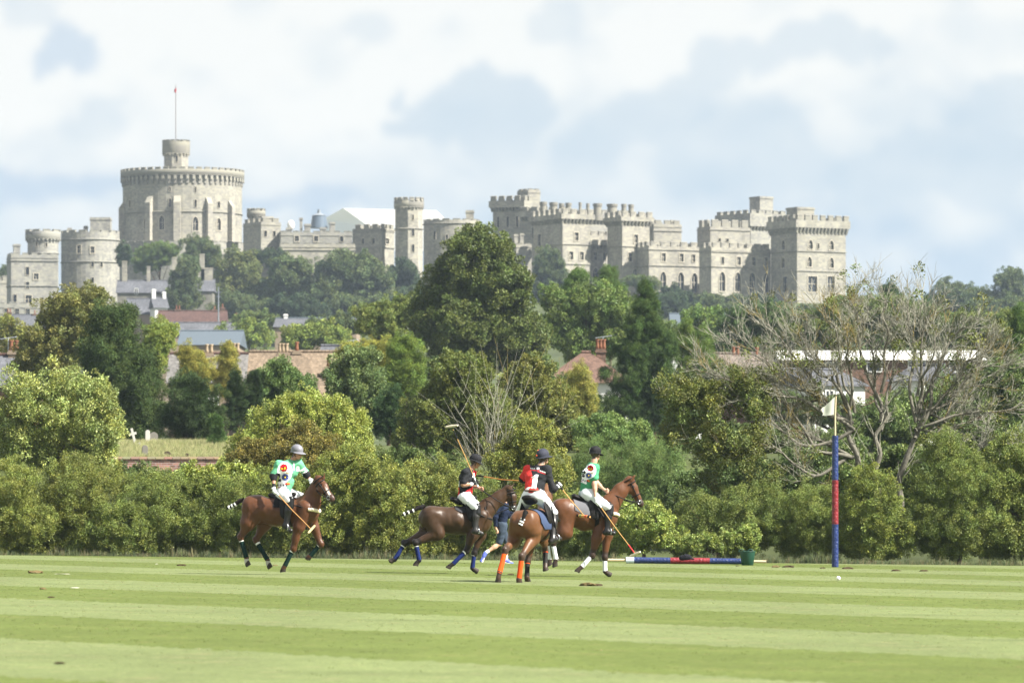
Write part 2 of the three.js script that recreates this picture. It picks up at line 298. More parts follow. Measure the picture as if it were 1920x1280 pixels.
// ---------------------------------------------------------------- plants: sprigs of small leaves set through the volume of a crown
// A sprig is one small twig's worth of leaves about a metre-long unit radius; crowns are made of many, turned outwards.
function sprigGeo(seed, count, leaf, slim, bladed, droop) {
  const r = rng(seed), p = [], c = [], ix = [], a = V(0, 0, 0), b = V(0, 0, 0), q = V(0, 0, 0), n = V(0, 0, 0);
  for (let k = 0; k < count; k++) {
    const h = Math.pow(r(), .8), ang = r() * 6.283, w = .62 * (1 - .55 * h) * Math.sqrt(r()) + .05;
    q.set(Math.cos(ang) * w, h * .95 - .25, Math.sin(ang) * w);
    a.set(q.x * 1.1 + (r() - .5) * .9, .45 + (r() - .5) * 1.1 - droop, q.z * 1.1 + (r() - .5) * .9).normalize();        // along the leaf
    n.set(q.x * .9 + (r() - .5) * 1.1, .55 + (r() - .5) * .9, q.z * .9 + (r() - .5) * 1.1).normalize();                    // the face it turns out
    b.copy(n).cross(a).normalize();
    const l = leaf * (.65 + .7 * r()), s = l * slim, t = .55 + .85 * r(), y = .92 + .18 * r(), base = p.length / 3;
    const put = (u, v, lift) => { p.push(q.x + a.x * u + b.x * v + n.x * lift, q.y + a.y * u + b.y * v + n.y * lift, q.z + a.z * u + b.z * v + n.z * lift); c.push(t * y, t, t * (1.9 - y) * .95); };
    if (bladed) { put(0, 0, 0); put(l * .45, s * .5, l * .06); put(l, 0, -l * .08); put(l * .45, -s * .5, l * .06); ix.push(base, base + 1, base + 2, base, base + 2, base + 3); }
    else { put(0, -s * .5, 0); put(l * .4, s * .55, 0); put(l, 0, 0); ix.push(base, base + 1, base + 2); }
  }
  const g = new THREE.BufferGeometry(); g.setAttribute('position', new THREE.Float32BufferAttribute(p, 3)); g.setAttribute('color', new THREE.Float32BufferAttribute(c, 3)); g.setIndex(ix); return g;
}
const leafMat = (rough, through, name, spec) => new THREE.MeshPhysicalMaterial({ color: 0xffffff, vertexColors: true, roughness: rough, transmission: through, thickness: 0, side: THREE.DoubleSide, name, specularIntensity: spec });
const LEAF = { broad: leafMat(.5, .34, 'leaf', .45), glossy: leafMat(.42, .3, 'glossy_leaf', .6), needle: leafMat(.75, .15, 'needle', .25), far: leafMat(.8, .25, 'far_leaf', .2) };
const SPRIG = {   // [geometries, material, size of one sprig in metres]
  hedge: [[sprigGeo(1, 84, .22, .62, true, 0), sprigGeo(2, 78, .25, .5, true, .1)], LEAF.broad, .30],
  hedgefine: [[sprigGeo(11, 115, .165, .55, true, 0), sprigGeo(12, 115, .17, .5, true, .05)], LEAF.broad, .34],
  bigleaf: [[sprigGeo(3, 55, .32, .75, true, .15), sprigGeo(4, 50, .34, .7, true, .1)], LEAF.glossy, .34],
  sallow: [[sprigGeo(5, 80, .24, .5, true, 0), sprigGeo(6, 80, .26, .45, true, 0)], LEAF.glossy, .55],
  broad: [[sprigGeo(7, 110, .22, .7, false, .05), sprigGeo(8, 110, .24, .65, false, .1)], LEAF.broad, .95],
  conifer: [[sprigGeo(9, 130, .30, .22, false, .35), sprigGeo(10, 130, .32, .2, false, .45)], LEAF.needle, .85],
  yew: [[sprigGeo(13, 140, .30, .2, false, -.5), sprigGeo(14, 140, .3, .2, false, -.6)], LEAF.needle, .6],
  fern: [[sprigGeo(15, 140, .24, .16, false, .1), sprigGeo(16, 140, .24, .16, false, .2)], LEAF.needle, .6],
  far: [[sprigGeo(17, 110, .24, .75, false, .05), sprigGeo(18, 110, .26, .7, false, .1)], LEAF.far, 2.5],
};
const barkTex = tex(128, 256, (u, v) => { const k = .55 + .5 * tf(u, v * .5, 16, 5, 3) + .25 * (tnoise(u, v, 32, 9) - .5); return [.42 * k, .36 * k, .29 * k]; }, .8);
const bark = mat(0xffffff, .9, { map: barkTex });
const sprigDummy = new THREE.Object3D();
// lobes: [px, py, half width px, half height px, depth offset m]; every lobe breaks up into smaller billows
function crownSpots(lobes, d, r, billow, per, size) {
  const out = [], k = d / F;
  for (const [lx, ly, hw, hh, off = 0] of lobes) {
    const c = at(lx, ly, d); c.z -= off; const fx = hw * k * 1.1, fy = hh * k * 1.07, rx = Math.max(.4 * fx, fx - 1.25 * size), ry = Math.max(.4 * fy, fy - 1.25 * size), rz = Math.min(rx, ry * 1.3) * .9;
    const nb = Math.max(4, Math.round(billow * fx * fy / (size * size)));
    for (let b = 0; b < nb; b++) {
      let u = r() * 2 - 1, a = r() * 6.283, s = Math.sqrt(1 - u * u), rad = b < nb * .3 ? .2 + .4 * r() : .7 + .3 * r();
      const dir = V(Math.cos(a) * s, u, Math.sin(a) * s); rad *= .66 + .68 * noise(dir.x * 1.8 + lx, dir.y * 1.8 + ly, dir.z * 1.8 + 5); const bc = V(c.x + dir.x * rx * rad, c.y + dir.y * ry * rad, c.z + dir.z * rz * rad), br = size * (.5 + 1.0 * r());
      const tone = .84 + .3 * r();
      for (let j = 0; j < per; j++) {
        u = r() * 2 - 1; a = r() * 6.283; s = Math.sqrt(1 - u * u);
        const o = V(Math.cos(a) * s + dir.x * .7, u + dir.y * .7 + .25, Math.sin(a) * s + dir.z * .7).normalize();
        const q = bc.clone().addScaledVector(o, br * (.35 + .6 * r()) + (r() < .16 ? size * 1.1 * r() : 0)); if (dir.y > .4 && r() < .1) q.y += size * 1.3 * r();
        out.push([q, o, tone]);
      }
    }
  }
  return out;
}
function crown(parent, kind, spots, color, r, vary = .16, scale = 1, warm = .1, minY = null) {
  const [geos, material, size] = SPRIG[kind], base = color, col = new THREE.Color(), up = V(0, 1, 0), made = [];
  const use = spots.filter(([q]) => minY === null || q.y > minY(q));
  geos.forEach((g, gi) => {
    const mine = use.filter((_, k) => k % geos.length === gi), m = new THREE.InstancedMesh(g, material, mine.length);
    m.name = gi ? 'crown_001' : 'crown'; m.userData = { kind: 'stuff' }; m.castShadow = m.receiveShadow = true;
    mine.forEach(([q, o, tone], k) => {
      sprigDummy.position.copy(q); sprigDummy.quaternion.setFromUnitVectors(up, o); sprigDummy.rotateY(r() * 6.283); sprigDummy.scale.setScalar(size * scale * (.7 + .6 * r())); sprigDummy.updateMatrix(); m.setMatrixAt(k, sprigDummy.matrix);
      const t = tone * (1 + vary * (r() * 2 - 1)), w = warm * (r() * 2 - 1); col.setRGB(base.r * t * (1 + w), base.g * t, base.b * t * (1 - w)); m.setColorAt(k, col);
    });
    parent.add(m); made.push(m);
  });
  return made;
}
// trunk and limbs under a crown
function trunkGeo(foot, lobes, d, r, girth) {
  const mb = new MB(), k = d / F, main = at(lobes[0][0], lobes[0][1], d), mid = foot.clone().lerp(main, .55); mid.x += (r() - .5) * .4;
  mb.tube([foot.clone().setY(foot.y - .3), foot.clone().lerp(mid, .4).add(V((r() - .5) * .2, 0, 0)), mid, main], [girth * 1.35, girth, girth * .75, girth * .28], 8);
  lobes.forEach(([lx, ly, hw, hh, off = 0]) => { for (let b = 0; b < 4; b++) {
    const c = at(lx, ly, d); c.z -= off; const e = c.clone().add(V((r() - .5) * 1.3 * hw * k, (r() - .2) * hh * k, (r() - .5) * hw * k)), s = foot.clone().lerp(main, .35 + .5 * r()), m = s.clone().lerp(e, .5); m.y += .15 * hh * k * (r() - .2);
    mb.tube([s, m, e], [girth * .38, girth * .22, girth * .07], 5, false);
  } });
  return mb.geo();
}
let plantSeed = 100;
// tree(name, label, kind, distance, lobes, colour, { billow, per, scale, girth, foot, group })
function tree(name, label, kind, d, lobes, color, o = {}) {
  const mean = lobes.reduce((s, l) => s + Math.min(l[2], l[3]) * d / F, 0) / lobes.length; o.scale = Math.min(o.scale ?? 1, Math.max(.28, .3 * mean / SPRIG[kind][2]));
  const r = rng(plantSeed += 17), size = SPRIG[kind][2] * (o.scale ?? 1), fx = o.foot ?? lobes.reduce((s, l) => s + l[0], 0) / lobes.length;
  const x = (fx - 960) / F * d, foot = V(x, groundY(x, d), -d);
  const t = thing(name, label, o.category ?? 'tree', [0, 0, 0], 0, o.group);
  part('trunk', trunkGeo(foot, lobes, d, r, o.girth ?? Math.max(.06, lobes[0][2] * d / F * .07)), bark, t);
  crown(t, kind, crownSpots(lobes, d, r, o.billow ?? .9, o.per ?? 9, size), color, r, o.vary ?? .16, o.scale ?? 1, o.warm ?? .1, (q) => groundY(q.x, -q.z) + .05);
  // the group stands at the foot of its trunk
  t.position.copy(foot); for (const m of t.children) m.position.sub(foot);
  return t;
}
const shrub = (name, label, kind, d, lobes, color, o = {}) => tree(name, label, kind, d, lobes, color, { category: 'shrub', girth: .05, ...o });

const LEAFTONE = 1.85, G = (r, g, b) => L(r * LEAFTONE, g * LEAFTONE, b * LEAFTONE * .9);
const OLIVE = G(.125, .13, .035), MIDG = G(.075, .125, .035), DARKG = G(.03, .062, .022), LIGHTG = G(.19, .24, .065), YELLOW = G(.24, .22, .05), GREYG = G(.085, .12, .05), YEWG = G(.022, .038, .015), GOLD = G(.20, .165, .035), FERN = G(.07, .105, .04);
const FARG = G(.062, .082, .042), FARD = G(.036, .054, .034);

// --- the hedge along the far edge of the field, bush by bush
const HEDGE = 'bushes of the hedge along the field';
const hedgeSpec = [
  ['hawthorn_bush', 'yellowing hawthorn bush at the left end of the hedge', 'hedgefine', 139.6, [[20, 950, 75, 95], [70, 990, 70, 60], [15, 1010, 60, 40]], G(.15, .16, .045)],
  ['hawthorn_bush', 'olive green bush with loose top sprays below the pale sallow', 'hedgefine', 140.2, [[150, 925, 85, 85], [130, 985, 80, 65]], G(.13, .135, .04)],
  ['bramble_bush', 'low dark bramble bush in front of the olive bush on the left', 'hedge', 138.9, [[215, 990, 70, 50]], G(.10, .13, .04)],
  ['hawthorn_bush', 'dense green hawthorn in front of the brick churchyard wall', 'hedgefine', 139.8, [[290, 955, 85, 85], [330, 990, 75, 55]], G(.105, .135, .045)],
  ['hazel_bush', 'hazel with large pale leaves at the right end of the churchyard wall', 'bigleaf', 140.5, [[390, 905, 60, 42], [440, 900, 45, 30]], G(.165, .195, .055)],
  ['hawthorn_bush', 'dark hawthorn behind the tail of the chestnut pony on the left', 'hedgefine', 139.5, [[430, 965, 75, 80], [395, 1000, 60, 45]], G(.10, .125, .04)],
  ['hawthorn_bush', 'hawthorn behind the legs of the chestnut pony on the left', 'hedge', 139.4, [[530, 950, 75, 85], [555, 1000, 70, 45]], G(.12, .135, .04)],
  ['field_maple', 'yellow green field maple bush just right of the grey helmet', 'hedge', 139.8, [[640, 920, 62, 78], [665, 870, 45, 42], [640, 990, 70, 55]], G(.17, .185, .05)],
  ['hawthorn_bush', 'pale green hawthorn left of the dark bay pony', 'hedge', 139.3, [[735, 935, 70, 70], [720, 995, 70, 50]], G(.155, .165, .05)],
  ['bramble_bush', 'bramble with pale leaf edges above the dark bay pony', 'hedge', 139.9, [[810, 910, 60, 52], [800, 980, 70, 60], [850, 950, 40, 60]], G(.18, .185, .07)],
  ['hawthorn_bush', 'dark low bush behind the bare legged runner', 'hedge', 140.1, [[900, 960, 60, 75], [930, 1000, 60, 40]], G(.09, .115, .035)],
  ['field_maple', 'golden leaved maple bush between the two riders in red and black', 'hedge', 140.8, [[1000, 840, 40, 60], [955, 870, 40, 45], [1030, 890, 40, 55], [1000, 960, 70, 80]], G(.18, .175, .05)],
  ['hawthorn_bush', 'dark green bush below the belly of the bay pony', 'hedgefine', 140, [[1095, 985, 70, 60]], G(.09, .12, .035)],
  ['nettle_patch', 'bright pale leaved shrub in front of the bay pony', 'bigleaf', 139, [[1205, 985, 62, 48], [1240, 1010, 50, 30], [1180, 1020, 40, 20]], G(.165, .20, .065)],
  ['nettle_patch', 'low pale leaved plants behind the lying goal post', 'bigleaf', 138.6, [[1310, 1022, 55, 20], [1370, 1018, 45, 22], [1405, 1008, 22, 25]], G(.155, .19, .062)],
  ['elder_bush', 'dim green bush under the drooping boughs left of the goal post', 'hedgefine', 140.6, [[1330, 975, 80, 55], [1420, 960, 75, 65], [1390, 1005, 80, 40]], G(.085, .115, .04)],
  ['elder_bush', 'green bush directly behind the upright goal post', 'hedgefine', 140.2, [[1530, 968, 68, 66], [1490, 1000, 60, 46]], G(.105, .135, .045)],
  ['hawthorn_bush', 'upright green thorn bush just right of the goal post', 'hedge', 139.6, [[1640, 962, 60, 72], [1655, 1000, 66, 46], [1625, 905, 34, 34]], G(.13, .16, .045)],
  ['hawthorn_bush', 'large dark thorn bush in the right of the hedge', 'hedgefine', 139.9, [[1800, 925, 85, 95], [1800, 985, 100, 62], [1775, 850, 40, 50]], G(.085, .115, .038)],
  ['hawthorn_bush', 'loose green bush at the right end of the hedge', 'hedge', 140.3, [[1905, 890, 60, 80], [1895, 975, 76, 72]], G(.115, .14, .045)],
];
const HEDGEMEAN = G(.124, .15, .044);
for (const [n, l, k, d, lobes, c] of hedgeSpec) shrub(n, l, k, d - .6, [...lobes, ...(d < 140.7 && /haw|bram|maple|elder/.test(n) ? [[lobes[0][0] - lobes[0][2] * .55, 1020, lobes[0][2] * .62, 32, .2], [lobes[0][0] + lobes[0][2] * .55, 1020, lobes[0][2] * .62, 32, .2], [lobes[0][0], 1024, lobes[0][2] * .6, 28, -.2]] : [])], /nettle|hazel/.test(n) ? c : c.clone().lerp(HEDGEMEAN, .62), { billow: /nettle/.test(n) ? 2.4 : 3.8, per: 5, scale: 1, vary: .2, group: HEDGE });

// --- shrubs and trees between the hedge and the houses
const PARK = 'trees and shrubs behind the hedge';
const midSpec = [
  ['sallow_tree', 'broad pale leaved sallow standing at the left edge', 'sallow', 168, [[70, 775, 105, 80], [150, 775, 80, 78], [30, 830, 80, 50], [120, 845, 100, 45], [185, 815, 45, 45]], G(.185, .215, .085)],
  ['ash_tree', 'olive brown loose tree at the left below the drum tower', 'broad', 270, [[130, 600, 58, 62], [95, 660, 60, 55], [175, 590, 40, 50], [70, 690, 40, 40]], G(.12, .125, .045)],
  ['pine_tree', 'tall dark conifer behind the pale sallow', 'conifer', 238, [[215, 610, 48, 52], [205, 670, 62, 60], [245, 720, 66, 75], [270, 790, 55, 60], [195, 750, 50, 60]], G(.035, .054, .019)],
  ['yew_tree', 'wide rounded black green yew above the gravestones', 'yew', 226, [[358, 760, 56, 58], [340, 790, 45, 36], [385, 785, 36, 40]], G(.03, .048, .02)],
  ['yew_tree', 'left one of two narrow upright yews beside the wide yew', 'yew', 240, [[441, 758, 21, 50], [441, 720, 15, 25]], YEWG],
  ['yew_tree', 'right one of two narrow upright yews beside the wide yew', 'yew', 241, [[474, 752, 21, 48], [476, 715, 14, 22]], YEWG],
  ['cypress_shrub', 'small pointed green cypress at the right end of the graves', 'yew', 214, [[405, 822, 17, 34], [404, 795, 9, 18]], G(.05, .085, .03)],
  ['golden_cypress', 'golden yellow conifer in front of the grey house roof', 'conifer', 262, [[360, 690, 26, 46], [385, 705, 20, 35], [345, 665, 14, 22]], G(.15, .145, .04)],
  ['golden_cypress', 'golden conifer right beside the brick chimney', 'conifer', 264, [[428, 692, 24, 42], [428, 660, 12, 22], [415, 720, 24, 30]], G(.14, .135, .04)],
  ['lime_tree', 'bright green rounded tree right of the dark conifer', 'broad', 300, [[300, 628, 34, 32], [285, 665, 30, 40]], G(.15, .185, .05)],
  ['maple_tree', 'domed light green tree behind the rider in the grey helmet', 'sallow', 160, [[560, 795, 95, 58], [620, 800, 70, 58], [500, 835, 65, 48], [660, 840, 45, 40], [575, 760, 55, 26]], G(.185, .215, .06)],
  ['copper_shrub', 'bronze leaved bush in front of the domed light green tree', 'hedge', 150, [[520, 850, 70, 42], [580, 850, 55, 55], [470, 865, 45, 30]], G(.125, .115, .035)],
  ['bay_tree', 'mid green leafy tree below the brown tiled roof', 'broad', 246, [[520, 712, 42, 42], [555, 735, 38, 34], [495, 735, 30, 40]], G(.085, .13, .045)],
  ['whitebeam_tree', 'grey green rounded tree right of the low chimney', 'broad', 231, [[670, 712, 56, 60], [690, 765, 50, 50], [650, 760, 36, 50]], G(.095, .13, .055)],
  ['larch_tree', 'yellowish conifer top beside the brown tiled roof', 'conifer', 258, [[655, 668, 24, 28], [690, 670, 26, 36], [720, 660, 20, 30]], G(.16, .165, .045)],
  ['cypress_tree', 'bright green blunt cypress in front of the big oak', 'conifer', 251, [[760, 660, 34, 40], [765, 700, 38, 40], [745, 720, 30, 40]], G(.08, .115, .028)],
  ['yew_tree', 'dark upright yew in the shade under the blunt cypress', 'yew', 222, [[737, 770, 24, 50], [715, 780, 20, 40]], G(.03, .055, .024)],
  ['oak_tree', 'largest tree, the dark rounded oak in front of the castle', 'broad', 332, [[890, 490, 78, 66], [850, 545, 62, 60], [940, 540, 62, 66], [870, 610, 95, 70], [965, 610, 58, 70], [905, 660, 95, 40], [800, 600, 38, 50], [1000, 640, 30, 45]], G(.074, .097, .03)],
  ['lime_tree', 'small leafy tree at the left foot of the big oak', 'broad', 345, [[725, 605, 48, 38], [690, 600, 32, 30], [770, 580, 30, 40]], G(.12, .15, .05)],
  ['holm_oak', 'rounded olive tree right behind the raised mallet', 'broad', 200, [[870, 715, 62, 58], [820, 780, 60, 62], [900, 785, 68, 66], [855, 835, 90, 40], [770, 830, 40, 40]], G(.095, .115, .032), { scale: .8 }],
  ['holm_oak', 'olive tree with fuzzy rounded top left of the terracotta roof', 'broad', 206, [[990, 730, 56, 56], [1035, 785, 58, 60], [980, 800, 60, 58], [1075, 820, 36, 46]], G(.105, .115, .033), { scale: .75 }],
  ['lawson_cypress', 'small yellow green conifer in front of the terracotta roof', 'conifer', 236, [[1085, 715, 22, 30], [1100, 750, 26, 40]], G(.15, .15, .045)],
  ['beech_tree', 'mid green tree with layered boughs right of the big oak', 'broad', 372, [[1110, 575, 62, 45], [1060, 615, 50, 45], [1150, 610, 55, 55], [1100, 650, 70, 35], [1035, 560, 22, 25]], G(.095, .135, .042)],
  ['larch_tree', 'left one of two dark conifer tips against the castle gateway', 'conifer', 380, [[1088, 520, 20, 22], [1075, 545, 26, 24]], G(.06, .10, .03)],
  ['larch_tree', 'right one of two dark conifer tips against the castle gateway', 'conifer', 381, [[1140, 518, 20, 20], [1150, 545, 28, 22]], G(.055, .09, .03)],
  ['cedar_tree', 'tall deep green fir in front of the castle range', 'conifer', 272, [[1210, 542, 14, 20], [1211, 575, 28, 26], [1209, 615, 44, 32], [1206, 660, 57, 34], [1200, 705, 68, 38], [1190, 755, 66, 42], [1250, 650, 18, 30]], G(.037, .062, .02)],
  ['cypress_tree', 'slim blackish cypress at the foot of the tall fir', 'yew', 258, [[1226, 750, 24, 55], [1235, 700, 14, 40]], YEWG],
  ['thuja_tree', 'pointed green conifer pair right of the tall fir', 'conifer', 290, [[1290, 665, 26, 60], [1320, 670, 20, 52], [1288, 620, 12, 24]], G(.07, .105, .03)],
  ['laurel_shrub', 'bright green laurel shrub behind the rider numbered two', 'broad', 190, [[1130, 810, 52, 40], [1185, 815, 34, 34]], G(.11, .16, .06), { scale: .6 }],
  ['laurel_shrub', 'low green shrub bank behind the raised mallet rider', 'broad', 176, [[760, 880, 60, 40], [830, 890, 60, 40], [690, 890, 50, 40]], G(.08, .11, .035), { scale: .5 }],
  ['laurel_shrub', 'dark shrub bank below the churchyard wall end', 'broad', 172, [[450, 890, 50, 36], [300, 905, 80, 26], [230, 900, 60, 30]], G(.07, .10, .035), { scale: .5 }],
  ['thorn_tree', 'dull green tree between the whitebeam and the big oak', 'broad', 290, [[800, 720, 60, 45], [745, 690, 40, 40], [850, 700, 50, 40]], G(.07, .10, .035)],
  ['thorn_tree', 'dull green tree between the terracotta roof and the fir', 'broad', 300, [[1060, 740, 50, 40], [1120, 790, 50, 40], [1010, 700, 36, 30]], G(.075, .105, .035)],
  ['thorn_tree', 'green tree filling the gap right of the fir', 'broad', 280, [[1290, 760, 50, 50], [1350, 720, 40, 40], [1260, 800, 40, 40]], G(.085, .12, .04)],
  ['laurel_shrub', 'dim thicket behind the lying goal post', 'broad', 158, [[1300, 930, 60, 50], [1400, 900, 80, 50], [1500, 900, 70, 60], [1260, 960, 40, 40]], G(.07, .10, .036), { scale: .5 }],
  ['laurel_shrub', 'dim thicket behind the thorn bush right of the goal post', 'broad', 158, [[1600, 900, 70, 60], [1700, 900, 70, 70], [1850, 860, 90, 70]], G(.075, .105, .036), { scale: .5 }],
  ['thorn_tree', 'green trees at the foot of the white roofed building', 'broad', 300, [[1480, 765, 60, 30], [1580, 775, 60, 30], [1700, 765, 60, 30], [1790, 750, 60, 30]], G(.08, .11, .04)],
  ['thorn_tree', 'grey green tree left of the grey house', 'broad', 310, [[60, 690, 50, 30], [20, 720, 50, 30], [120, 720, 40, 30]], G(.085, .11, .045)],
  ['laurel_shrub', 'low dark scrub in front of the feathery thicket', 'broad', 150, [[1290, 970, 50, 50], [1130, 990, 60, 40], [1060, 940, 50, 40], [690, 960, 60, 50]], G(.06, .085, .03), { scale: .45 }],
  ['fennel_shrub', 'feathery dull green thicket right of the rider numbered two', 'fern', 166, [[1150, 880, 80, 62], [1230, 880, 60, 60], [1190, 930, 90, 45], [1095, 900, 40, 50]], FERN],
  ['bay_tree', 'dull green tree between the fir and the half bare tree', 'broad', 205, [[1400, 835, 90, 45], [1490, 835, 80, 40], [1330, 860, 60, 45], [1560, 850, 60, 40]], G(.085, .115, .045), { scale: .7 }],
  ['bay_tree', 'green tree behind the right boughs of the half bare tree', 'broad', 207, [[1700, 800, 80, 55], [1800, 770, 80, 60], [1880, 740, 60, 70], [1620, 830, 60, 50]], G(.085, .12, .045), { scale: .7 }],
  ['ash_tree', 'dark green tree behind the upper left of the half bare tree', 'broad', 430, [[1395, 603, 55, 28], [1450, 600, 45, 34], [1360, 640, 40, 30]], G(.06, .095, .035)],
  ['ash_tree', 'olive tree behind the crown of the half bare tree', 'broad', 425, [[1530, 610, 60, 34], [1600, 590, 60, 40], [1680, 600, 60, 40], [1750, 610, 60, 36]], G(.09, .12, .042)],
  ['cedar_tree', 'dark cedar top showing above the half bare tree', 'conifer', 440, [[1668, 545, 20, 16], [1672, 565, 30, 18], [1730, 575, 26, 14]], G(.035, .06, .03)],
  ['ash_tree', 'olive tree at the right edge above the white roof', 'broad', 415, [[1830, 620, 50, 36], [1890, 630, 50, 50], [1870, 680, 60, 40]], G(.095, .12, .04)],
  ['cypress_tree', 'dark conifer standing at the right edge', 'conifer', 240, [[1912, 620, 18, 44], [1914, 690, 24, 70], [1905, 740, 26, 50]], G(.05, .085, .025)],
];
for (const [n, l, k, d, lobes, c, o = {}] of midSpec) (/shrub/.test(n) ? shrub : tree)(n, l, k, d, lobes, c, { group: PARK, billow: k === 'yew' || k === 'conifer' ? 4 : 3.4, per: 6, ...o });

// --- trees on and below the castle hill
const HILL = 'trees on the castle hill';
const farSpec = [
  ['dark tree at the left foot of the great round tower', 1080, [[232, 478, 14, 26]], FARD],
  ['bright green rounded tree on the mound of the great round tower', 1075, [[298, 478, 34, 24], [275, 490, 26, 22], [322, 470, 14, 14]], G(.075, .108, .038)],
  ['grey green tree on the mound in front of the arched window', 1070, [[370, 468, 36, 24], [392, 480, 24, 24]], FARG],
  ['dark tree among the stone chimneys left of the mound', 985, [[350, 515, 30, 40], [345, 560, 34, 32]], FARG],
  ['pale tree covering the steps right of the mound', 1045, [[450, 510, 42, 40], [430, 550, 40, 36], [480, 550, 36, 34]], G(.085, .1, .042)],
  ['round tree second from the mound steps', 1040, [[545, 520, 44, 38], [560, 560, 46, 34], [515, 545, 30, 40]], G(.066, .088, .042)],
  ['dark shrubby tree under the terrace wall', 1085, [[505, 482, 30, 14], [530, 495, 30, 14]], FARD],
  ['largest hill tree below the square tower', 1035, [[655, 505, 62, 36], [620, 550, 46, 42], [700, 545, 46, 44], [655, 570, 60, 28]], G(.064, .085, .042)],
  ['dark tree at the foot of the tall slim tower', 1045, [[757, 515, 32, 30], [770, 540, 28, 26]], FARD],
  ['tree at the foot of the gateway tower beside the oak', 1055, [[1030, 500, 30, 34], [1050, 530, 24, 28], [1015, 540, 24, 30]], G(.055, .075, .04)],
  ['low green tree at the foot of the right gateway tower', 1090, [[1192, 528, 30, 12], [1215, 535, 26, 12]], G(.07, .092, .045)],
  ['dark shrubby tree at the left foot of the long range', 1088, [[1262, 553, 26, 18], [1245, 565, 22, 18], [1290, 565, 22, 16]], FARD],
  ['dark shrubby tree in the middle foot of the long range', 1086, [[1330, 562, 30, 14], [1375, 566, 30, 14]], FARG],
  ['dark shrubby tree at the right foot of the long range', 1087, [[1420, 566, 30, 14], [1450, 575, 26, 16]], FARD],
  ['grey green tree at the foot of the square end tower', 1060, [[1560, 590, 50, 16], [1620, 580, 36, 22]], FARG],
  ['broad far tree at the right end of the hill', 1150, [[1785, 555, 40, 28], [1760, 575, 34, 20], [1830, 560, 34, 24]], FARG],
  ['tall far tree at the right edge of the hill', 1120, [[1895, 535, 34, 34], [1870, 570, 40, 26], [1915, 570, 26, 26]], G(.06, .08, .045)],
  ['slope tree in line below the pale steps tree', 990, [[440, 575, 40, 28], [480, 585, 34, 24]], FARG],
  ['slope tree in line below the round hill tree', 988, [[545, 580, 44, 28], [590, 588, 34, 24]], FARD],
  ['slope tree in line below the largest hill tree', 992, [[650, 580, 46, 28], [700, 582, 36, 26]], FARG],
  ['slope tree below the dark tree of the slim tower', 990, [[760, 570, 40, 32]], FARD],
  ['slope tree nearest to the tall fir below the long range', 995, [[1255, 572, 34, 24], [1285, 582, 30, 22]], FARD],
  ['slope tree below the three arched windows', 992, [[1330, 578, 36, 20], [1365, 584, 30, 20]], FARG],
  ['slope tree below the four arched windows', 996, [[1410, 582, 38, 20], [1450, 588, 32, 20]], FARD],
  ['slope tree below the square end tower', 990, [[1510, 592, 40, 18], [1570, 594, 36, 20]], FARG],
  ['slope tree just right of the square end tower', 992, [[1630, 586, 40, 26], [1680, 590, 36, 24]], FARG],
  ['slope tree between the end tower and the far right trees', 990, [[1745, 585, 42, 28], [1790, 585, 38, 32]], FARD],
  ['slope tree at the right end below the far trees', 985, [[1850, 590, 44, 34], [1900, 592, 36, 36]], FARG],
  ['far tree left of the polygonal tower', 1200, [[6, 512, 14, 12]], FARG],
];
for (const [l, d, lobes, c] of farSpec) tree('hill_tree', l, 'far', d, lobes, c, { group: HILL, billow: 3, per: 7, scale: .5 });
// --- trees of the town between the houses and the hill
const TOWN = 'trees of the town';
const townSpec = [
  ['olive town tree behind the left half of the white roof edge', 500, [[1480, 632, 50, 20], [1550, 628, 50, 22]], G(.085, .115, .04)],
  ['green town tree behind the middle of the white roof edge', 505, [[1630, 630, 50, 22], [1700, 628, 46, 22]], G(.08, .115, .042)],
  ['dull town tree behind the right end of the white roof edge', 500, [[1770, 632, 50, 22], [1840, 640, 44, 26]], G(.09, .115, .04)],
  ['green town tree beside the narrow end of the pale warehouse', 520, [[1240, 640, 40, 30], [1290, 640, 40, 26], [1400, 640, 60, 22]], G(.08, .115, .04)],
  ['low tree left of the grey shed roof', 640, [[470, 628, 42, 22], [430, 640, 30, 20]], G(.11, .145, .045)],
  ['low bushy tree right of the blue grey roof', 560, [[560, 640, 40, 20], [600, 630, 40, 24], [640, 640, 34, 20]], G(.12, .15, .045)],
  ['dull tree above the grey shed roof', 740, [[470, 600, 34, 14], [500, 605, 30, 14]], G(.08, .105, .045)],
  ['tree below the grey shed roof', 600, [[640, 612, 36, 18], [590, 615, 30, 16]], FARG],
  ['yellow green tree at the left edge above the chimney', 420, [[30, 635, 36, 22], [8, 615, 14, 16]], G(.13, .135, .045)],
  ['green tree in front of the pale warehouse', 480, [[1300, 600, 30, 14], [1340, 612, 26, 20]], G(.09, .13, .045)],
];
for (const [l, d, lobes, c] of townSpec) tree('town_tree', l, 'far', d, lobes, c, { group: TOWN, billow: 2.2, per: 10, scale: .36 });
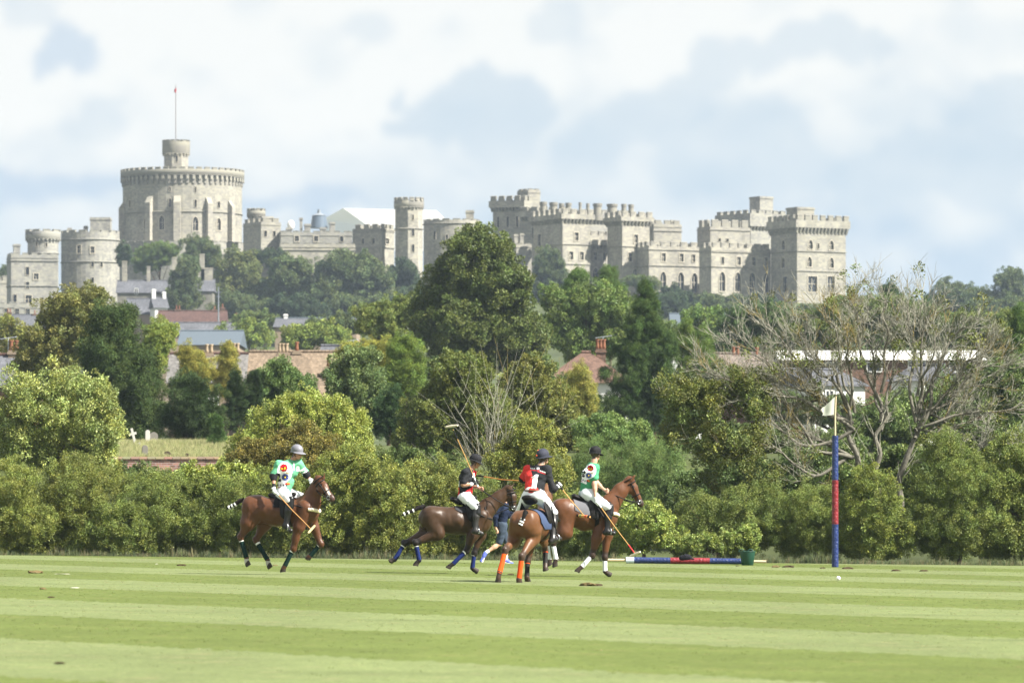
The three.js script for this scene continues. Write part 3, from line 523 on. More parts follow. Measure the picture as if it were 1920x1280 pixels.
// ---------------------------------------------------------------- the castle on its hill
const ashlar = (r, g, b, seed) => tex(512, 512, (u, v) => {          // rubble and ashlar seen from afar: courses, odd stones, weather stains
  const row = Math.floor(v * 24), off = hash(row, 5, seed), colm = Math.floor((u + off) * 14), st = hash(((colm % 14) + 14) % 14, row, seed + 1), fu = ((u + off) * 14) % 1, fv = (v * 24) % 1;
  const joint = (fv < .12 || fu < .07) ? .96 : 1, big = tf(u, v, 3, seed + 2, 5), stain = smooth(.52, .75, tf(u, v * .5, 5, seed + 6, 4));
  const k = joint * (.9 + .16 * (st - .5) + .12 * big) * (1 - .09 * stain);
  return [r * k, g * k, b * k * (1 - .05 * st)];
}, 9);
const stone = mat(0xffffff, .92, { map: ashlar(.565, .552, .525, 3) }), stonePale = mat(0xffffff, .92, { map: ashlar(.588, .572, .543, 13) }), stoneGrey = mat(0xffffff, .92, { map: ashlar(.55, .542, .525, 23) });
const dress = mat(S(160, 154, 140), .9), glassDark = phys(L(.025, .03, .035), .12), lead = mat(S(120, 126, 132), .6), leadMat = lead;
const shapeOf = (pts) => { const s = new THREE.Shape(); pts.forEach(([x, y], k) => k ? s.lineTo(x, y) : s.moveTo(x, y)); return s; };
// outline of an opening: rectangle or pointed / round arch; centre x, sill y, width, height
function opening(x, y, w, h, arch) {
  if (!arch) return [[x - w / 2, y], [x + w / 2, y], [x + w / 2, y + h], [x - w / 2, y + h]];
  const pts = [[x - w / 2, y], [x + w / 2, y]], sp = y + h - w * .75;
  for (let k = 0; k <= 5; k++) { const a = k / 5; pts.push([x + w / 2 * (1 - a * a * .35 - a * .65), sp + w * .75 * Math.sin(a * Math.PI / 2)]); }
  for (let k = 4; k >= 0; k--) { const a = k / 5; pts.push([x - w / 2 * (1 - a * a * .35 - a * .65), sp + w * .75 * Math.sin(a * Math.PI / 2)]); }
  return pts;
}
// a wall slab with real openings: local x to the right, y up, face at z = 0, thickness behind it
function slab(w, y0, y1, holes, thick = .7, x0 = 0) {
  const s = shapeOf([[x0, y0], [x0 + w, y0], [x0 + w, y1], [x0, y1]]);
  for (const h of holes) { const p = new THREE.Path(); opening(...h).forEach(([x, y], k) => k ? p.lineTo(x, y) : p.moveTo(x, y)); p.closePath(); s.holes.push(p); }
  const g = new THREE.ExtrudeGeometry(s, { depth: thick, bevelEnabled: false, steps: 1, curveSegments: 4 }); g.translate(0, 0, -thick); return g;
}
// window filling an opening: surround (a proud dressed frame), dark glass set back, mullion and transom
function windowPart(parent, hole, m, plain) {
  const [x, y, w, h, arch] = hole, f = plain ? .1 : .22, outer = shapeOf(opening(x, y - f, w + 2 * f, h + 2 * f, arch)), inner = new THREE.Path();
  opening(x, y, w, h, arch).forEach(([a, b], k) => k ? inner.lineTo(a, b) : inner.moveTo(a, b)); inner.closePath(); outer.holes.push(inner);
  const g = new THREE.ExtrudeGeometry(outer, { depth: .12, bevelEnabled: false, curveSegments: 4 }); g.translate(0, 0, .003); g.applyMatrix4(m);
  const win = part('window', g, dress, parent), pane = new THREE.ShapeGeometry(shapeOf(opening(x, y - .05, w + .1, h + .1, arch))); pane.translate(0, 0, -.42); pane.applyMatrix4(m);
  part('pane', pane, glassDark, win);
  if (w > .8) { const mb = new MB(); mb.box(x - .06, x + .06, y, y + h * .9, -.4, -.26); mb.box(x - w / 2, x + w / 2, y + h * .5, y + h * .5 + .12, -.395, -.265); const q = mb.geo(); q.applyMatrix4(m); part('mullion', q, dress, win); }
}
const merlonCache = new Map();
function merlonGeo(w, h, t) { const k = [w, h, t].map((x) => x.toFixed(2)).join(); if (!merlonCache.has(k)) { const mb = new MB(); mb.box(-w / 2, w / 2, 0, h * .86, -t / 2, t / 2); mb.frustum(-w / 2 - .08, w / 2 + .08, -t / 2 - .08, t / 2 + .08, h * .86, -w / 2, w / 2, -t / 2, t / 2, h); merlonCache.set(k, mb.geo()); } return merlonCache.get(k); }
function merlons(parent, ax, az, bx, bz, y, h, material, pitch = 2.3, t = .5) {
  const len = Math.hypot(bx - ax, bz - az), n = Math.max(2, Math.round(len / pitch)), step = len / n, turn = Math.atan2(-(bz - az), bx - ax), w = step * .62;
  for (let k = 0; k < n; k++) { const a = (k + .5) / n, m = part('merlon', merlonGeo(+w.toFixed(2), h, t), material, parent); m.position.set(mix(ax, bx, a), y, mix(az, bz, a)); m.rotation.y = turn; }
}
const TH = 30 * Math.PI / 180;
// A square tower. px: xl (left edge of the left face), xm (corner), xr (right edge of the front face); yt top of battlements, yb foot.
function squareTower(name, label, d, xl, xm, xr, yt, yb, o = {}) {
  const s = F / d, th = o.turn !== undefined ? o.turn * Math.PI / 180 : TH, w = (xr - xm) / s / Math.cos(th), dep = o.depth ?? Math.max(2, (xm - xl) / s / Math.sin(th)), foot = at(xm, yb, d), top = (yb - yt) / s, M = o.stone ?? stone;
  const t = thing(name, label, 'tower', [foot.x, foot.y, foot.z], th, o.group ?? 'castle towers and ranges');
  if (o.category) t.userData.category = o.category;
  const mh = o.merlon ?? 1.1, wallTop = top - mh, below = -6;
  const X = (px) => (px - xm) / s / Math.cos(th), Z = (px) => -(xm - px) / s / Math.sin(th), Y = (py) => (yb - py) / s;
  const front = (o.windows ?? []).map(([px, y0, y1, wp, arch]) => [X(px), Y(y1), 1.25 * wp / s / Math.cos(th), (y1 - y0) / s, arch]);
  const left = (o.leftWindows ?? []).map(([px, y0, y1, wp, arch]) => [dep + Z(px), Y(y1), wp / s / Math.sin(th), (y1 - y0) / s, arch]);
  const mb = new MB(), mL = new THREE.Matrix4().makeRotationY(-Math.PI / 2).setPosition(0, 0, -dep);   // local x of the left face runs from back to front
  mb.add(slab(w, below, wallTop, front));
  mb.add(slab(dep - .7, below, wallTop, left.map(([x, ...r]) => [x, ...r]), .7, 0), mL);
  mb.box(w - .7, w, below, wallTop - .003, -dep, -.7).box(.7, w - .7, below, wallTop - .004, -dep, -dep + .7).box(.6, w - .6, wallTop - .9, wallTop - .5, -dep + .5, -.6);
  const wall = mb.build('wall', M, t);
  const I = new THREE.Matrix4();
  front.forEach((h) => windowPart(t, h, I, h[2] < .9)); left.forEach((h) => windowPart(t, h, mL, h[2] < .9));
  let e = 0;
  if (o.corbel) {                                                   // the top storey juts out on a row of corbels
    const [c0, c1] = o.corbel, y0 = Y(c1), y1 = Y(c0); e = .75; const q = new MB(), pit = .95;
    for (let k = 0, n = Math.round((w + 1.4) / pit); k < n; k++) { const x = -.6 + (k + .5) * (w + 1.2) / n; q.frustum(x - .2, x + .2, -.01, .08, y0, x - .24, x + .24, -.01, e, y1); }
    for (let k = 0, n = Math.round((dep + 1.4) / pit); k < n; k++) { const z = .6 - (k + .5) * (dep + 1.2) / n; q.frustum(-.08, .01, z - .2, z + .2, y0, -e, .01, z - .24, z + .24, y1); }
    const cc = q.build('corbel_course', M, t); cc.userData.kind = 'stuff';
    const b = new MB(); b.box(-e, w + e, y1 - .003, wallTop, -.02, e).box(-e, -.02 + .03, y1 - .001, wallTop - .002, -dep - e, -.02).box(w - .03, w + e, y1 - .002, wallTop - .001, -dep - e, -.021).box(0, w - .03, y1, wallTop - .003, -dep - e, -dep);
    b.build('parapet', M, t);
  }
  const sc = new MB(); for (const y of o.strings ?? []) { const q = new MB(); q.box(-.2, w + .2, Y(y) - .1, Y(y) + .1, -.3, .22).box(-.22, .3, Y(y) - .099, Y(y) + .099, -dep, -.301); q.build('string_course', M, t); }
  if (!o.corbel) sc.box(-.1, w + .1, wallTop - .75, wallTop - .5, -.3, .12).box(-.12, .3, wallTop - .749, wallTop - .501, -dep, -.301);
  if (sc.i.length) sc.build('string_course', M, t);
  const p = o.pitch ?? 2.3, in_ = .26 - e;
  merlons(t, in_ - .26, -in_, w - in_ + .26, -in_, wallTop, mh, M, p); merlons(t, in_, -dep + in_, in_, -in_ - .5, wallTop, mh, M, p); merlons(t, w - in_, -dep + in_, w - in_, -in_ - .5, wallTop, mh, M, p); merlons(t, in_ + .5, -dep + in_, w - in_ - .5, -dep + in_, wallTop, mh, M, p);
  for (const [x0, x1, y0, y1, kind] of o.stacks ?? []) {            // chimneys and stair turrets that rise above the roof
    const a = X(x0) + .02, b = X(x1), q = new MB(), zc = -Math.min(dep * .5, 3.2), hw = (b - a) / 2, cx = (a + b) / 2, hd = Math.min(hw, 2.4), yb_ = wallTop - .45, yt_ = Y(y0);
    q.box(cx - hw, cx + hw, yb_, yt_ - .5, zc - hd, zc + hd).box(cx - hw - .14, cx + hw + .14, yt_ - .5, yt_ - .15, zc - hd - .14, zc + hd + .14).box(cx - hw, cx + hw, yt_ - .15, yt_, zc - hd, zc + hd);
    q.build(kind ?? 'stair_turret', M, t);
  }
  return shade(t);
}
// A round or polygonal tower: px centre, half width
function drumTower(name, label, d, cx, hw, yt, yb, o = {}) {
  const s = F / d, R = hw / s, foot = at(cx, yb, d); foot.z -= R; const top = (yb - yt) / s, n = o.sides ?? 40, M = o.stone ?? stone, mh = o.merlon ?? 1.1, wallTop = top - mh, Y = (py) => (yb - py) / s;
  const t = thing(name, label, 'tower', [foot.x, foot.y, foot.z], 0, 'castle towers and ranges');
  const segW = 2 * R * Math.sin(Math.PI / n), ap = R * Math.cos(Math.PI / n), mb = new MB(), wins = new Map(), turn = o.turn ?? 0;
  for (const [px, y0, y1, wp, arch] of o.windows ?? []) {            // windows go into the facet that faces their place
    const a = Math.asin(clamp((px - cx) / hw, -.99, .99)), k = Math.round((a - turn) / (2 * Math.PI / n)), list = wins.get(k) ?? []; list.push([segW / 2, Y(y1), Math.min(wp / s / Math.max(.4, Math.cos(a)), segW * .8), (y1 - y0) / s, arch]); wins.set(k, list);
  }
  const y00 = -6;
  for (let k = -Math.floor(n / 2); k < n - Math.floor(n / 2); k++) {
    const a = k * 2 * Math.PI / n + turn, m = new THREE.Matrix4().makeRotationY(a).multiply(new THREE.Matrix4().makeTranslation(-segW / 2, 0, ap)), holes = wins.get(k) ?? [];
    const sg = slab(segW, y00, wallTop, holes, .6), su = sg.attributes.uv; for (let q = 0; q < su.count; q++) su.setX(q, su.getX(q) + k * segW * 1.013); mb.add(sg, m); holes.forEach((h) => windowPart(t, h, m, h[2] < .8));
  }
  const roof = new THREE.CylinderGeometry(ap - .3, ap - .3, .3, n); roof.translate(0, wallTop - .8, 0); mb.add(roof);
  mb.build('wall', M, t);
  const ringBox = (q, r0, r1, y0, y1, count, fill) => { for (let k = 0; k < count; k++) { const a = (k + .5) / count * 2 * Math.PI, w = 2 * Math.PI * r1 / count * fill / 2, b = new MB(); b.box(-w, w, y0, y1, r0, r1); q.add(b.geo(), new THREE.Matrix4().makeRotationY(a)); } };
  const ring = (q, r0, r1, y0, y1) => { const g = new THREE.LatheGeometry([[r0, y0], [r1, y0], [r1, y1], [r0, y1], [r0, y0]].map(([x, y]) => new THREE.Vector2(x, y)), n); q.add(g); };
  let e = 0;
  if (o.corbel) {
    const [c0, c1] = o.corbel, y0 = Y(c1), y1 = Y(c0), N = o.corbels ?? Math.round(2 * Math.PI * R / 1.6); e = o.jut ?? .9;
    const q = new MB(); ringBox(q, R - .3, R + e * .45, y0, y0 + (y1 - y0) * .45, N, .38); ringBox(q, R - .3, R + e, y0 + (y1 - y0) * .45, y1 - .18, N, .42); ring(q, R - .4, R + e, y1 - .2, y1);
    const c = q.build('corbel_course', M, t); c.userData.kind = 'stuff';
    const p = new MB(); ring(p, R + e - .6, R + e + .02, y1 - .003, wallTop); p.build('parapet', M, t);
  }
  const sc = new MB(); for (const y of o.strings ?? []) { const q = new MB(); ring(q, R - .2, R + .2, Y(y) - .12, Y(y) + .12); q.build('string_course', M, t); }
  for (const [px, y0, wp] of o.buttresses ?? []) { const a = Math.asin(clamp((px - cx) / hw, -.97, .97)), w = wp / s / 2, q = new MB(); q.box(-w, w, y00, Y(y0) - .6, R - .5, R + 1.2).frustum(-w, w, R - .5, R + 1.2, Y(y0) - .6, -w, w, R - .5, R + .1, Y(y0) + .9); const g = q.geo(); g.applyMatrix4(new THREE.Matrix4().makeRotationY(a)); part('buttress', g, o.buttressStone ?? stonePale, t); }
  const nm = o.merlons ?? Math.round(2 * Math.PI * (R + e) / 2.6);
  for (let k = 0; k < nm; k++) { const a = (k + .5) / nm * 2 * Math.PI, m = part('merlon', merlonGeo(+(2 * Math.PI * (R + e) / nm * .66).toFixed(2), mh, .5), M, t); m.position.set(Math.sin(a) * (R + e - .28), wallTop, Math.cos(a) * (R + e - .28)); m.rotation.y = a; }
  for (const [x0, x1, y0, kind] of o.stacks ?? []) { const a = (x0 - cx) / s, b = (x1 - cx) / s, q = new MB(), hwid = (b - a) / 2, c = (a + b) / 2; q.box(a, b, wallTop - .65, Y(y0), -hwid, hwid).box(a - .12, b + .12, Y(y0) - .6, Y(y0) - .3, -hwid - .12, hwid + .12); q.build(kind ?? 'chimney', M, t); }
  return shade(t);
}
const D = 1150;
// left: drum tower, polygonal tower and the low buildings at their feet
drumTower('drum_tower', 'broad grey drum tower with square turret at the left of the castle', 1130, 164, 55, 430, 560, { stone: stoneGrey, merlon: .5, strings: [448, 490], windows: [[151, 460, 474, 7], [171, 462, 474, 7], [169, 488, 500, 5], [169, 520, 531, 5], [190, 490, 500, 4]], stacks: [[165, 203, 405, 'stair_turret'], [121, 129, 424], [152, 159, 420]] });
drumTower('drum_tower', 'smaller round tower with overhanging top left of the drum tower', 1122, 77, 29, 429, 560, { stone: stoneGrey, merlon: .5, corbel: [446, 453], jut: .5, corbels: 26, strings: [474], windows: [[66, 455, 462, 4], [88, 455, 462, 4]] });
squareTower('square_tower', 'stepped grey block at the far left with a chimney turret', 1116, 14, 20, 106, 473, 575, { turn: 12, depth: 9, stone: stoneGrey, merlon: .5, strings: [488, 535], stacks: [[27, 39, 456, 0, 'chimney']], windows: [[50, 500, 515, 5], [50, 528, 540, 5], [66, 512, 523, 7], [27, 552, 566, 5], [52, 553, 568, 9]] });
squareTower('stone_lodge', 'low stone building with lead roof at the left frame edge', 1100, -60, -50, 72, 566, 600, { turn: 8, depth: 10, stone: stoneGrey, merlon: .5, category: 'building', windows: [[10, 578, 590, 6], [30, 578, 590, 6], [50, 578, 590, 6]] });
squareTower('stone_lodge', 'tan battlemented building cut by the left frame edge', 1170, -40, -30, 15, 516, 560, { turn: 20, category: 'building', depth: 9 });
// the round tower on its mound, with turret and flagpole
drumTower('round_tower', 'great round tower with arcaded parapet, tallest of the castle', 1160, 334, 113, 312, 470, {
  sides: 44, corbel: [326, 343], corbels: 62, jut: .55, merlon: .55, merlons: 46, strings: [396], buttresses: [[280, 374, 11], [332, 374, 13], [389, 376, 10], [427, 380, 9], [226, 380, 10]],
  windows: [[267, 405, 428, 9, 1], [308, 404, 430, 9, 1], [360, 406, 432, 10, 1], [412, 407, 430, 7, 1], [433, 408, 430, 6, 1], [268, 372, 386, 4], [310, 372, 388, 4], [360, 374, 388, 4], [413, 376, 388, 4], [310, 350, 359, 3], [360, 350, 360, 3], [240, 372, 385, 4]] });
drumTower('stair_turret_tower', 'many sided turret rising from the roof of the great round tower', 1168, 328, 24, 261, 318, { sides: 8, turn: .12, corbel: [286, 291], corbels: 20, jut: .25, merlon: .2, merlons: 16, windows: [[328, 292, 303, 4]] });
{
  const f = at(329, 262, 1166), t = thing('flagpole', 'tall flagpole with a furled red flag on the round tower turret', 'flagpole', [f.x, f.y, f.z]), k = 1166 / F;
  f.z -= 3; const mb = new MB(); mb.tube([[0, -.5, 0], [0, 100 * k, 0], [0, 105 * k, 0]], [.12, .085, .02], 8); mb.build('pole', mat(S(128, 124, 122), .7), t);
  const q = new MB(); q.tube([[.05, 97 * k, 0], [-.12, 93 * k, .05], [-.14, 90 * k, 0], [-.05, 87.5 * k, 0]], [.12, .28, .24, .05], 7); q.build('flag', mat(S(150, 60, 62), .9), t);
}
// rubble skirt of the mound
drumTower('rubble_wall', 'rough retaining wall around the foot of the great round tower', 1150, 330, 128, 450, 505, { stone: stoneGrey, merlon: .2, sides: 32 });
// the gabled houses and chimneys between drum tower and mound
squareTower('square_tower', 'battlemented tower with round turret right of the round tower', 1140, 452, 489, 525, 408, 500, { merlon: .9, windows: [[497, 432, 443, 4], [513, 432, 443, 4], [509, 460, 470, 7, 1]], stacks: [[497, 518, 404, 0]] });
drumTower('stair_turret_tower', 'small round turret on the tower right of the round tower', 1152, 479, 15, 390, 425, { corbel: [404, 408], jut: .3, corbels: 16, merlon: .6, merlons: 10, sides: 16 });
squareTower('terrace_wall', 'long sunlit terrace wall left of the square tower', 1118, 523, 525, 665, 455, 505, { turn: 6, depth: 4, merlon: .25, stone: stonePale, category: 'wall', strings: [468] });
squareTower('castle_range', 'low roofs with pale chimneys behind the terrace wall', 1136, 523, 526, 660, 432, 470, { turn: 6, depth: 12, merlon: .4, category: 'building', stone: stoneGrey, stacks: [[538, 548, 425, 0, 'chimney'], [572, 583, 418, 0, 'chimney'], [601, 612, 424, 0, 'chimney'], [619, 629, 414, 0, 'chimney'], [563, 568, 406, 0, 'chimney']], windows: [[556, 442, 452, 6], [592, 442, 452, 6], [640, 442, 452, 5]] });
{ // glazed cupola and white dome among those roofs
  const a = at(598, 428, 1142), t = thing('roof_lantern', 'glazed roof lantern with little cap behind the pale chimneys', 'lantern', [a.x, a.y, a.z]), k = 1142 / F;
  const g = new THREE.CylinderGeometry(13 * k, 17 * k, 24 * k, 12, 1); g.translate(0, 12 * k, 0); part('glazing', g, phys(S(86, 98, 110), .3), t);
  const c = new THREE.ConeGeometry(14 * k, 6 * k, 12); c.translate(0, 27 * k, 0); part('cap', c, lead, t); const v = new THREE.CylinderGeometry(3 * k, 3.5 * k, 7 * k, 8); v.translate(0, 32 * k, 0); part('vent', v, lead, t);
  const b = at(545, 432, 1140), w = thing('water_tank', 'white rounded tank on the castle roofs', 'tank', [b.x, b.y, b.z]), s = new THREE.SphereGeometry(7 * k, 16, 10); s.scale(1, 1.3, 1); s.translate(0, 10 * k, 0); part('tank_body', s, mat(S(225, 222, 215), .6), w); const l = new THREE.CylinderGeometry(3 * k, 4 * k, 9 * k, 8); part('stand', l, lead, w);
}
squareTower('square_tower', 'wide battlemented tower with shaded front before the marquee', 1128, 660, 716, 738, 419, 505, { turn: 62, merlon: 1, pitch: 1.9, strings: [430, 463], windows: [[725, 446, 456, 5]], leftWindows: [[680, 446, 456, 4], [700, 446, 456, 4]] });
drumTower('slim_tower', 'tall slim many sided tower right of the marquee', 1120, 766, 26, 369, 500, { sides: 8, turn: Math.PI / 8 - .05, corbel: [387, 391], corbels: 24, jut: .25, merlon: .8, merlons: 14, strings: [428], stone: stonePale, windows: [[768, 428, 442, 5], [768, 458, 472, 5], [772, 402, 412, 3]] });
drumTower('drum_tower', 'round tower half hidden by the big oak', 1146, 846, 53, 409, 500, { merlon: .3, strings: [418], stacks: [[873, 888, 391]], windows: [[815, 432, 448, 4], [835, 440, 452, 4]] });
{ // the marquee behind
  const d = 1230, t = thing('marquee', 'white marquee roof behind the tall slim tower', 'tent', [0, 0, 0]), mb = new MB(), P = (x, y, dz = 0) => at(x, y, d + dz);
  const rA = P(643, 390), rB = P(818, 394), eA = P(690, 424), eB = P(850, 424), bA = P(604, 412, 14), bB = P(790, 412, 14);
  mb.quad(eA, eB, rB, rA).quad(bB, bA, rA, rB); mb.build('roof', mat(S(236, 236, 236), .7, { side: THREE.DoubleSide, transmission: .35, thickness: 0 }), t);
  const g = new MB(), dn = (p) => p.clone().setY(p.y - 6); g.tri(bA, eA, rA).quad(dn(bA), dn(eA), eA, bA).quad(dn(eA), dn(eB), eB, eA).tri(eB, bB, rB).quad(dn(eB), dn(bB), bB, eB); g.build('side_wall', mat(S(226, 229, 231), .75, { side: THREE.DoubleSide, transmission: .45, thickness: 0 }), t);
  const o = t.position.copy(dn(eA)); t.children.forEach((m) => m.position.sub(o));
}
// upper ward: gateway towers, ranges and end tower
squareTower('square_tower', 'shaded tower with corner turret at the left of the upper ward', 1185, 924, 980, 990, 366, 500, { turn: 66, corbel: [388, 396], merlon: 1.2, leftWindows: [[934, 405, 425, 4], [952, 405, 425, 4], [970, 405, 425, 4]] });
squareTower('castle_range', 'shaded recessed range left of the gateway towers', 1176, 980, 1050, 1062, 386, 500, { turn: 66, merlon: 1, category: 'building', corbel: [405, 413], leftWindows: [[1000, 425, 445, 5], [1025, 425, 445, 5]] });
squareTower('square_tower', 'square stair turret standing over the shaded left tower of the upper ward', 1190, 970, 990, 1013, 353, 420, { merlon: .3 });
squareTower('stone_lodge', 'small sunlit building at the foot of the shaded turret tower', 1150, 965, 968, 997, 455, 500, { turn: 20, depth: 5, merlon: .3, category: 'building', stacks: [[970, 977, 438, 0, 'chimney'], [981, 988, 436, 0, 'chimney']] });
squareTower('gate_tower', 'left gateway tower with deep corbelled parapet', 1132, 1000, 1055, 1108, 391, 560, { corbel: [410, 419], merlon: 1.2, stone: stonePale, strings: [457, 494], windows: [[1081, 435, 450, 6], [1071, 471, 486, 6], [1091, 471, 486, 6], [1081, 500, 518, 10, 1]], leftWindows: [[1012, 435, 462, 6]] });
squareTower('castle_gate', 'recessed gate wall with small battlements between the two gateway towers', 1143, 1104, 1108, 1141, 433, 560, { turn: 30, depth: 3, corbel: [459, 467], merlon: 1, stone: stonePale, category: 'gatehouse', windows: [[1116, 473, 487, 5], [1134, 473, 487, 4], [1117, 502, 520, 9, 1]] });
squareTower('castle_range', 'shaded high wall behind the gateway', 1172, 1095, 1098, 1180, 392, 520, { turn: 30, depth: 6, merlon: 1, corbel: [412, 420], category: 'building', stone: stoneGrey });
squareTower('gate_tower', 'right gateway tower joined to the long range', 1132, 1140, 1167, 1219, 396, 560, { corbel: [414, 423], merlon: 1.2, stone: stonePale, strings: [461, 497], windows: [[1193, 439, 454, 6], [1182, 473, 489, 6], [1203, 474, 490, 6], [1192, 503, 518, 10, 1]] });
const chim = [[1012, 1026, 370, 'fat round castle chimney, first from the shaded turret tower'], [1030, 1046, 371, 'fat castle chimney, second from the shaded turret tower'], [1048, 1058, 373, 'slim castle chimney, third from the shaded turret tower'], [1060, 1072, 372, 'castle chimney, fourth from the shaded turret tower'], [1085, 1091, 371, 'slimmest castle chimney above the left gateway tower'], [1099, 1106, 373, 'slim castle chimney at the right corner of the left gateway tower'], [1112, 1129, 373, 'fat castle chimney between the gateway towers'], [1138, 1158, 374, 'widest castle chimney between the gateway towers'], [1165, 1175, 374, 'left one of two chimneys above the right gateway tower'], [1178, 1189, 375, 'right one of two chimneys above the right gateway tower']];
for (const [x0, x1, y, l] of chim) {
  const d = 1158, s = F / d, a = at((x0 + x1) / 2, 404, d), w = (x1 - x0) / 2 / s, h = (404 - y) / s, t = thing('castle_chimney', l, 'chimney', [a.x, a.y, a.z], .3, 'castle chimneys'), g = new THREE.CylinderGeometry(w * .86, w, h, 10), b = new THREE.CylinderGeometry(w * 1.08, w * 1.0, h * .16, 10), c = new THREE.CylinderGeometry(w * 1.15, w * 1.15, h * .3, 8);
  g.translate(0, h / 2, 0); b.translate(0, h * .9, 0); c.translate(0, h * .1, 0); part('shaft', g, stone, t); part('cap', b, stone, t); part('base', c, stone, t);
  t.position.y -= 1;
}
squareTower('castle_range', 'long sunlit range of three arched windows beside the right gateway tower', 1128, 1214, 1217, 1313, 452, 575, { turn: 24, depth: 12, merlon: 1.1, stone: stonePale, category: 'building', strings: [467, 508 - 11], windows: [[1245, 474, 489, 6], [1279, 474, 489, 6], [1302, 475, 489, 5], [1244, 509, 546, 9, 1], [1278, 509, 546, 9, 1], [1304, 510, 546, 9, 1]] });
squareTower('castle_range', 'upper block with corner turrets behind the three arched windows', 1150, 1222, 1226, 1279, 412, 500, { turn: 24, depth: 8, merlon: .9, category: 'building', strings: [432], stacks: [[1228, 1238, 409, 0], [1269, 1278, 410, 0]] });
squareTower('castle_range', 'projecting sunlit block with four arched windows', 1120, 1313, 1334, 1449, 454, 580, { merlon: 1.1, stone: stonePale, category: 'building', strings: [471, 499], windows: [[1356, 481, 494, 4], [1387, 480, 495, 6], [1416, 480, 495, 6], [1440, 480, 495, 5], [1355, 509, 545, 9, 1], [1385, 509, 545, 9, 1], [1413, 509, 545, 9, 1], [1440, 509, 545, 8, 1]] });
squareTower('castle_range', 'tall battlemented block behind the four arched windows', 1142, 1309, 1332, 1409, 411, 500, { merlon: 1.6, pitch: 2.9, category: 'building', strings: [430], corbel: null, windows: [[1350, 446, 452, 4], [1365, 446, 452, 4]] });
squareTower('square_tower', 'dark back tower with a square chimney turret left of the end tower', 1165, 1404, 1408, 1470, 393, 560, { turn: 35, depth: 12, merlon: .8, corbel: [424, 432], stone: stoneGrey, stacks: [[1432, 1458, 366, 0]] });
squareTower('square_tower', 'large square end tower with heavy corbelled parapet at the right', 1118, 1450, 1495, 1590, 402, 600, { corbel: [426, 438], merlon: 1.2, pitch: 2.2, strings: [470, 507], windows: [[1521, 449, 466, 7, 1], [1562, 449, 466, 7, 1], [1536, 455, 465, 3], [1519, 481, 499, 7, 1], [1562, 481, 500, 7, 1], [1525, 517, 546, 14], [1561, 516, 546, 11]], leftWindows: [[1472, 448, 466, 6, 1], [1472, 481, 500, 6, 1], [1475, 517, 546, 8]], stacks: [[1500, 1533, 387]] });
// ---------------------------------------------------------------- houses between the field and the castle
const tiles = (r, g, b, seed, rows = 24) => tex(512, 512, (u, v) => { const row = Math.floor(v * rows), st = hash(Math.floor((u + .5 * (row & 1) / 40) * 40) % 40, row, seed), fv = (v * rows) % 1, k = (fv < .18 ? .72 : 1) * (.82 + .22 * st + .22 * (tf(u, v, 5, seed, 4) - .5)); return [r * k, g * k, b * k]; }, 6);
const brickTex = (r, g, b, seed) => tex(256, 256, (u, v) => { const row = Math.floor(v * 16), cu = (u * 6 + (row & 1) * .5), st = hash(Math.floor(cu) % 6, row, seed), j = (v * 16) % 1 < .14 || cu % 1 < .06; const k = j ? 1.05 : .75 + .4 * st; return j ? [r * .95, g * 1.25, b * 1.4] : [r * k, g * k, b * k]; }, 1.3);
const R_BROWN = mat(0xffffff, .9, { map: tiles(.50, .44, .375, 3) }), R_RED = mat(0xffffff, .9, { map: tiles(.42, .335, .295, 9) }), R_SLATE = mat(0xffffff, .85, { map: tiles(.37, .375, .395, 17), specularIntensity: .15 }), R_GREY = mat(0xffffff, .85, { map: tiles(.45, .44, .43, 27) }), R_PALE = mat(S(82, 91, 99), .85), R_DARKRED = mat(0xffffff, .9, { map: tiles(.345, .265, .245, 31) });
const W_BRICK = mat(0xffffff, .9, { map: brickTex(.43, .32, .265, 5) }), W_WHITE = mat(S(205, 205, 202), .8), W_TAN = mat(S(132, 118, 102), .9), POT = mat(S(126, 86, 66), .85), POTP = mat(S(150, 134, 112), .85);
const stoneDark = mat(0xffffff, .92, { map: ashlar(.46, .45, .43, 33) });
function chimney(parent, x, z, y0, y1, w, d, pots, brick = W_BRICK, potMat = POT) {
  const mb = new MB(); mb.box(x - w / 2, x + w / 2, y0, y1 - .25, z - d / 2, z + d / 2).box(x - w / 2 - .07, x + w / 2 + .07, y1 - .25, y1 - .1, z - d / 2 - .07, z + d / 2 + .07).box(x - w / 2, x + w / 2, y1 - .1, y1, z - d / 2, z + d / 2);
  const c = mb.build('chimney', brick, parent);
  for (let k = 0; k < pots; k++) { const px = x + (k - (pots - 1) / 2) * (w / Math.max(1, pots)), g = new THREE.LatheGeometry([[.0, 0], [.15, 0], [.12, .2], [.105, .5], [.15, .54], [.15, .62], [.09, .62], [.09, .3], [0, .3]].map(([a, b]) => new THREE.Vector2(a, b)), 10); g.translate(px, y1, z); part('chimney_pot', g, potMat, c); }
  return c;
}
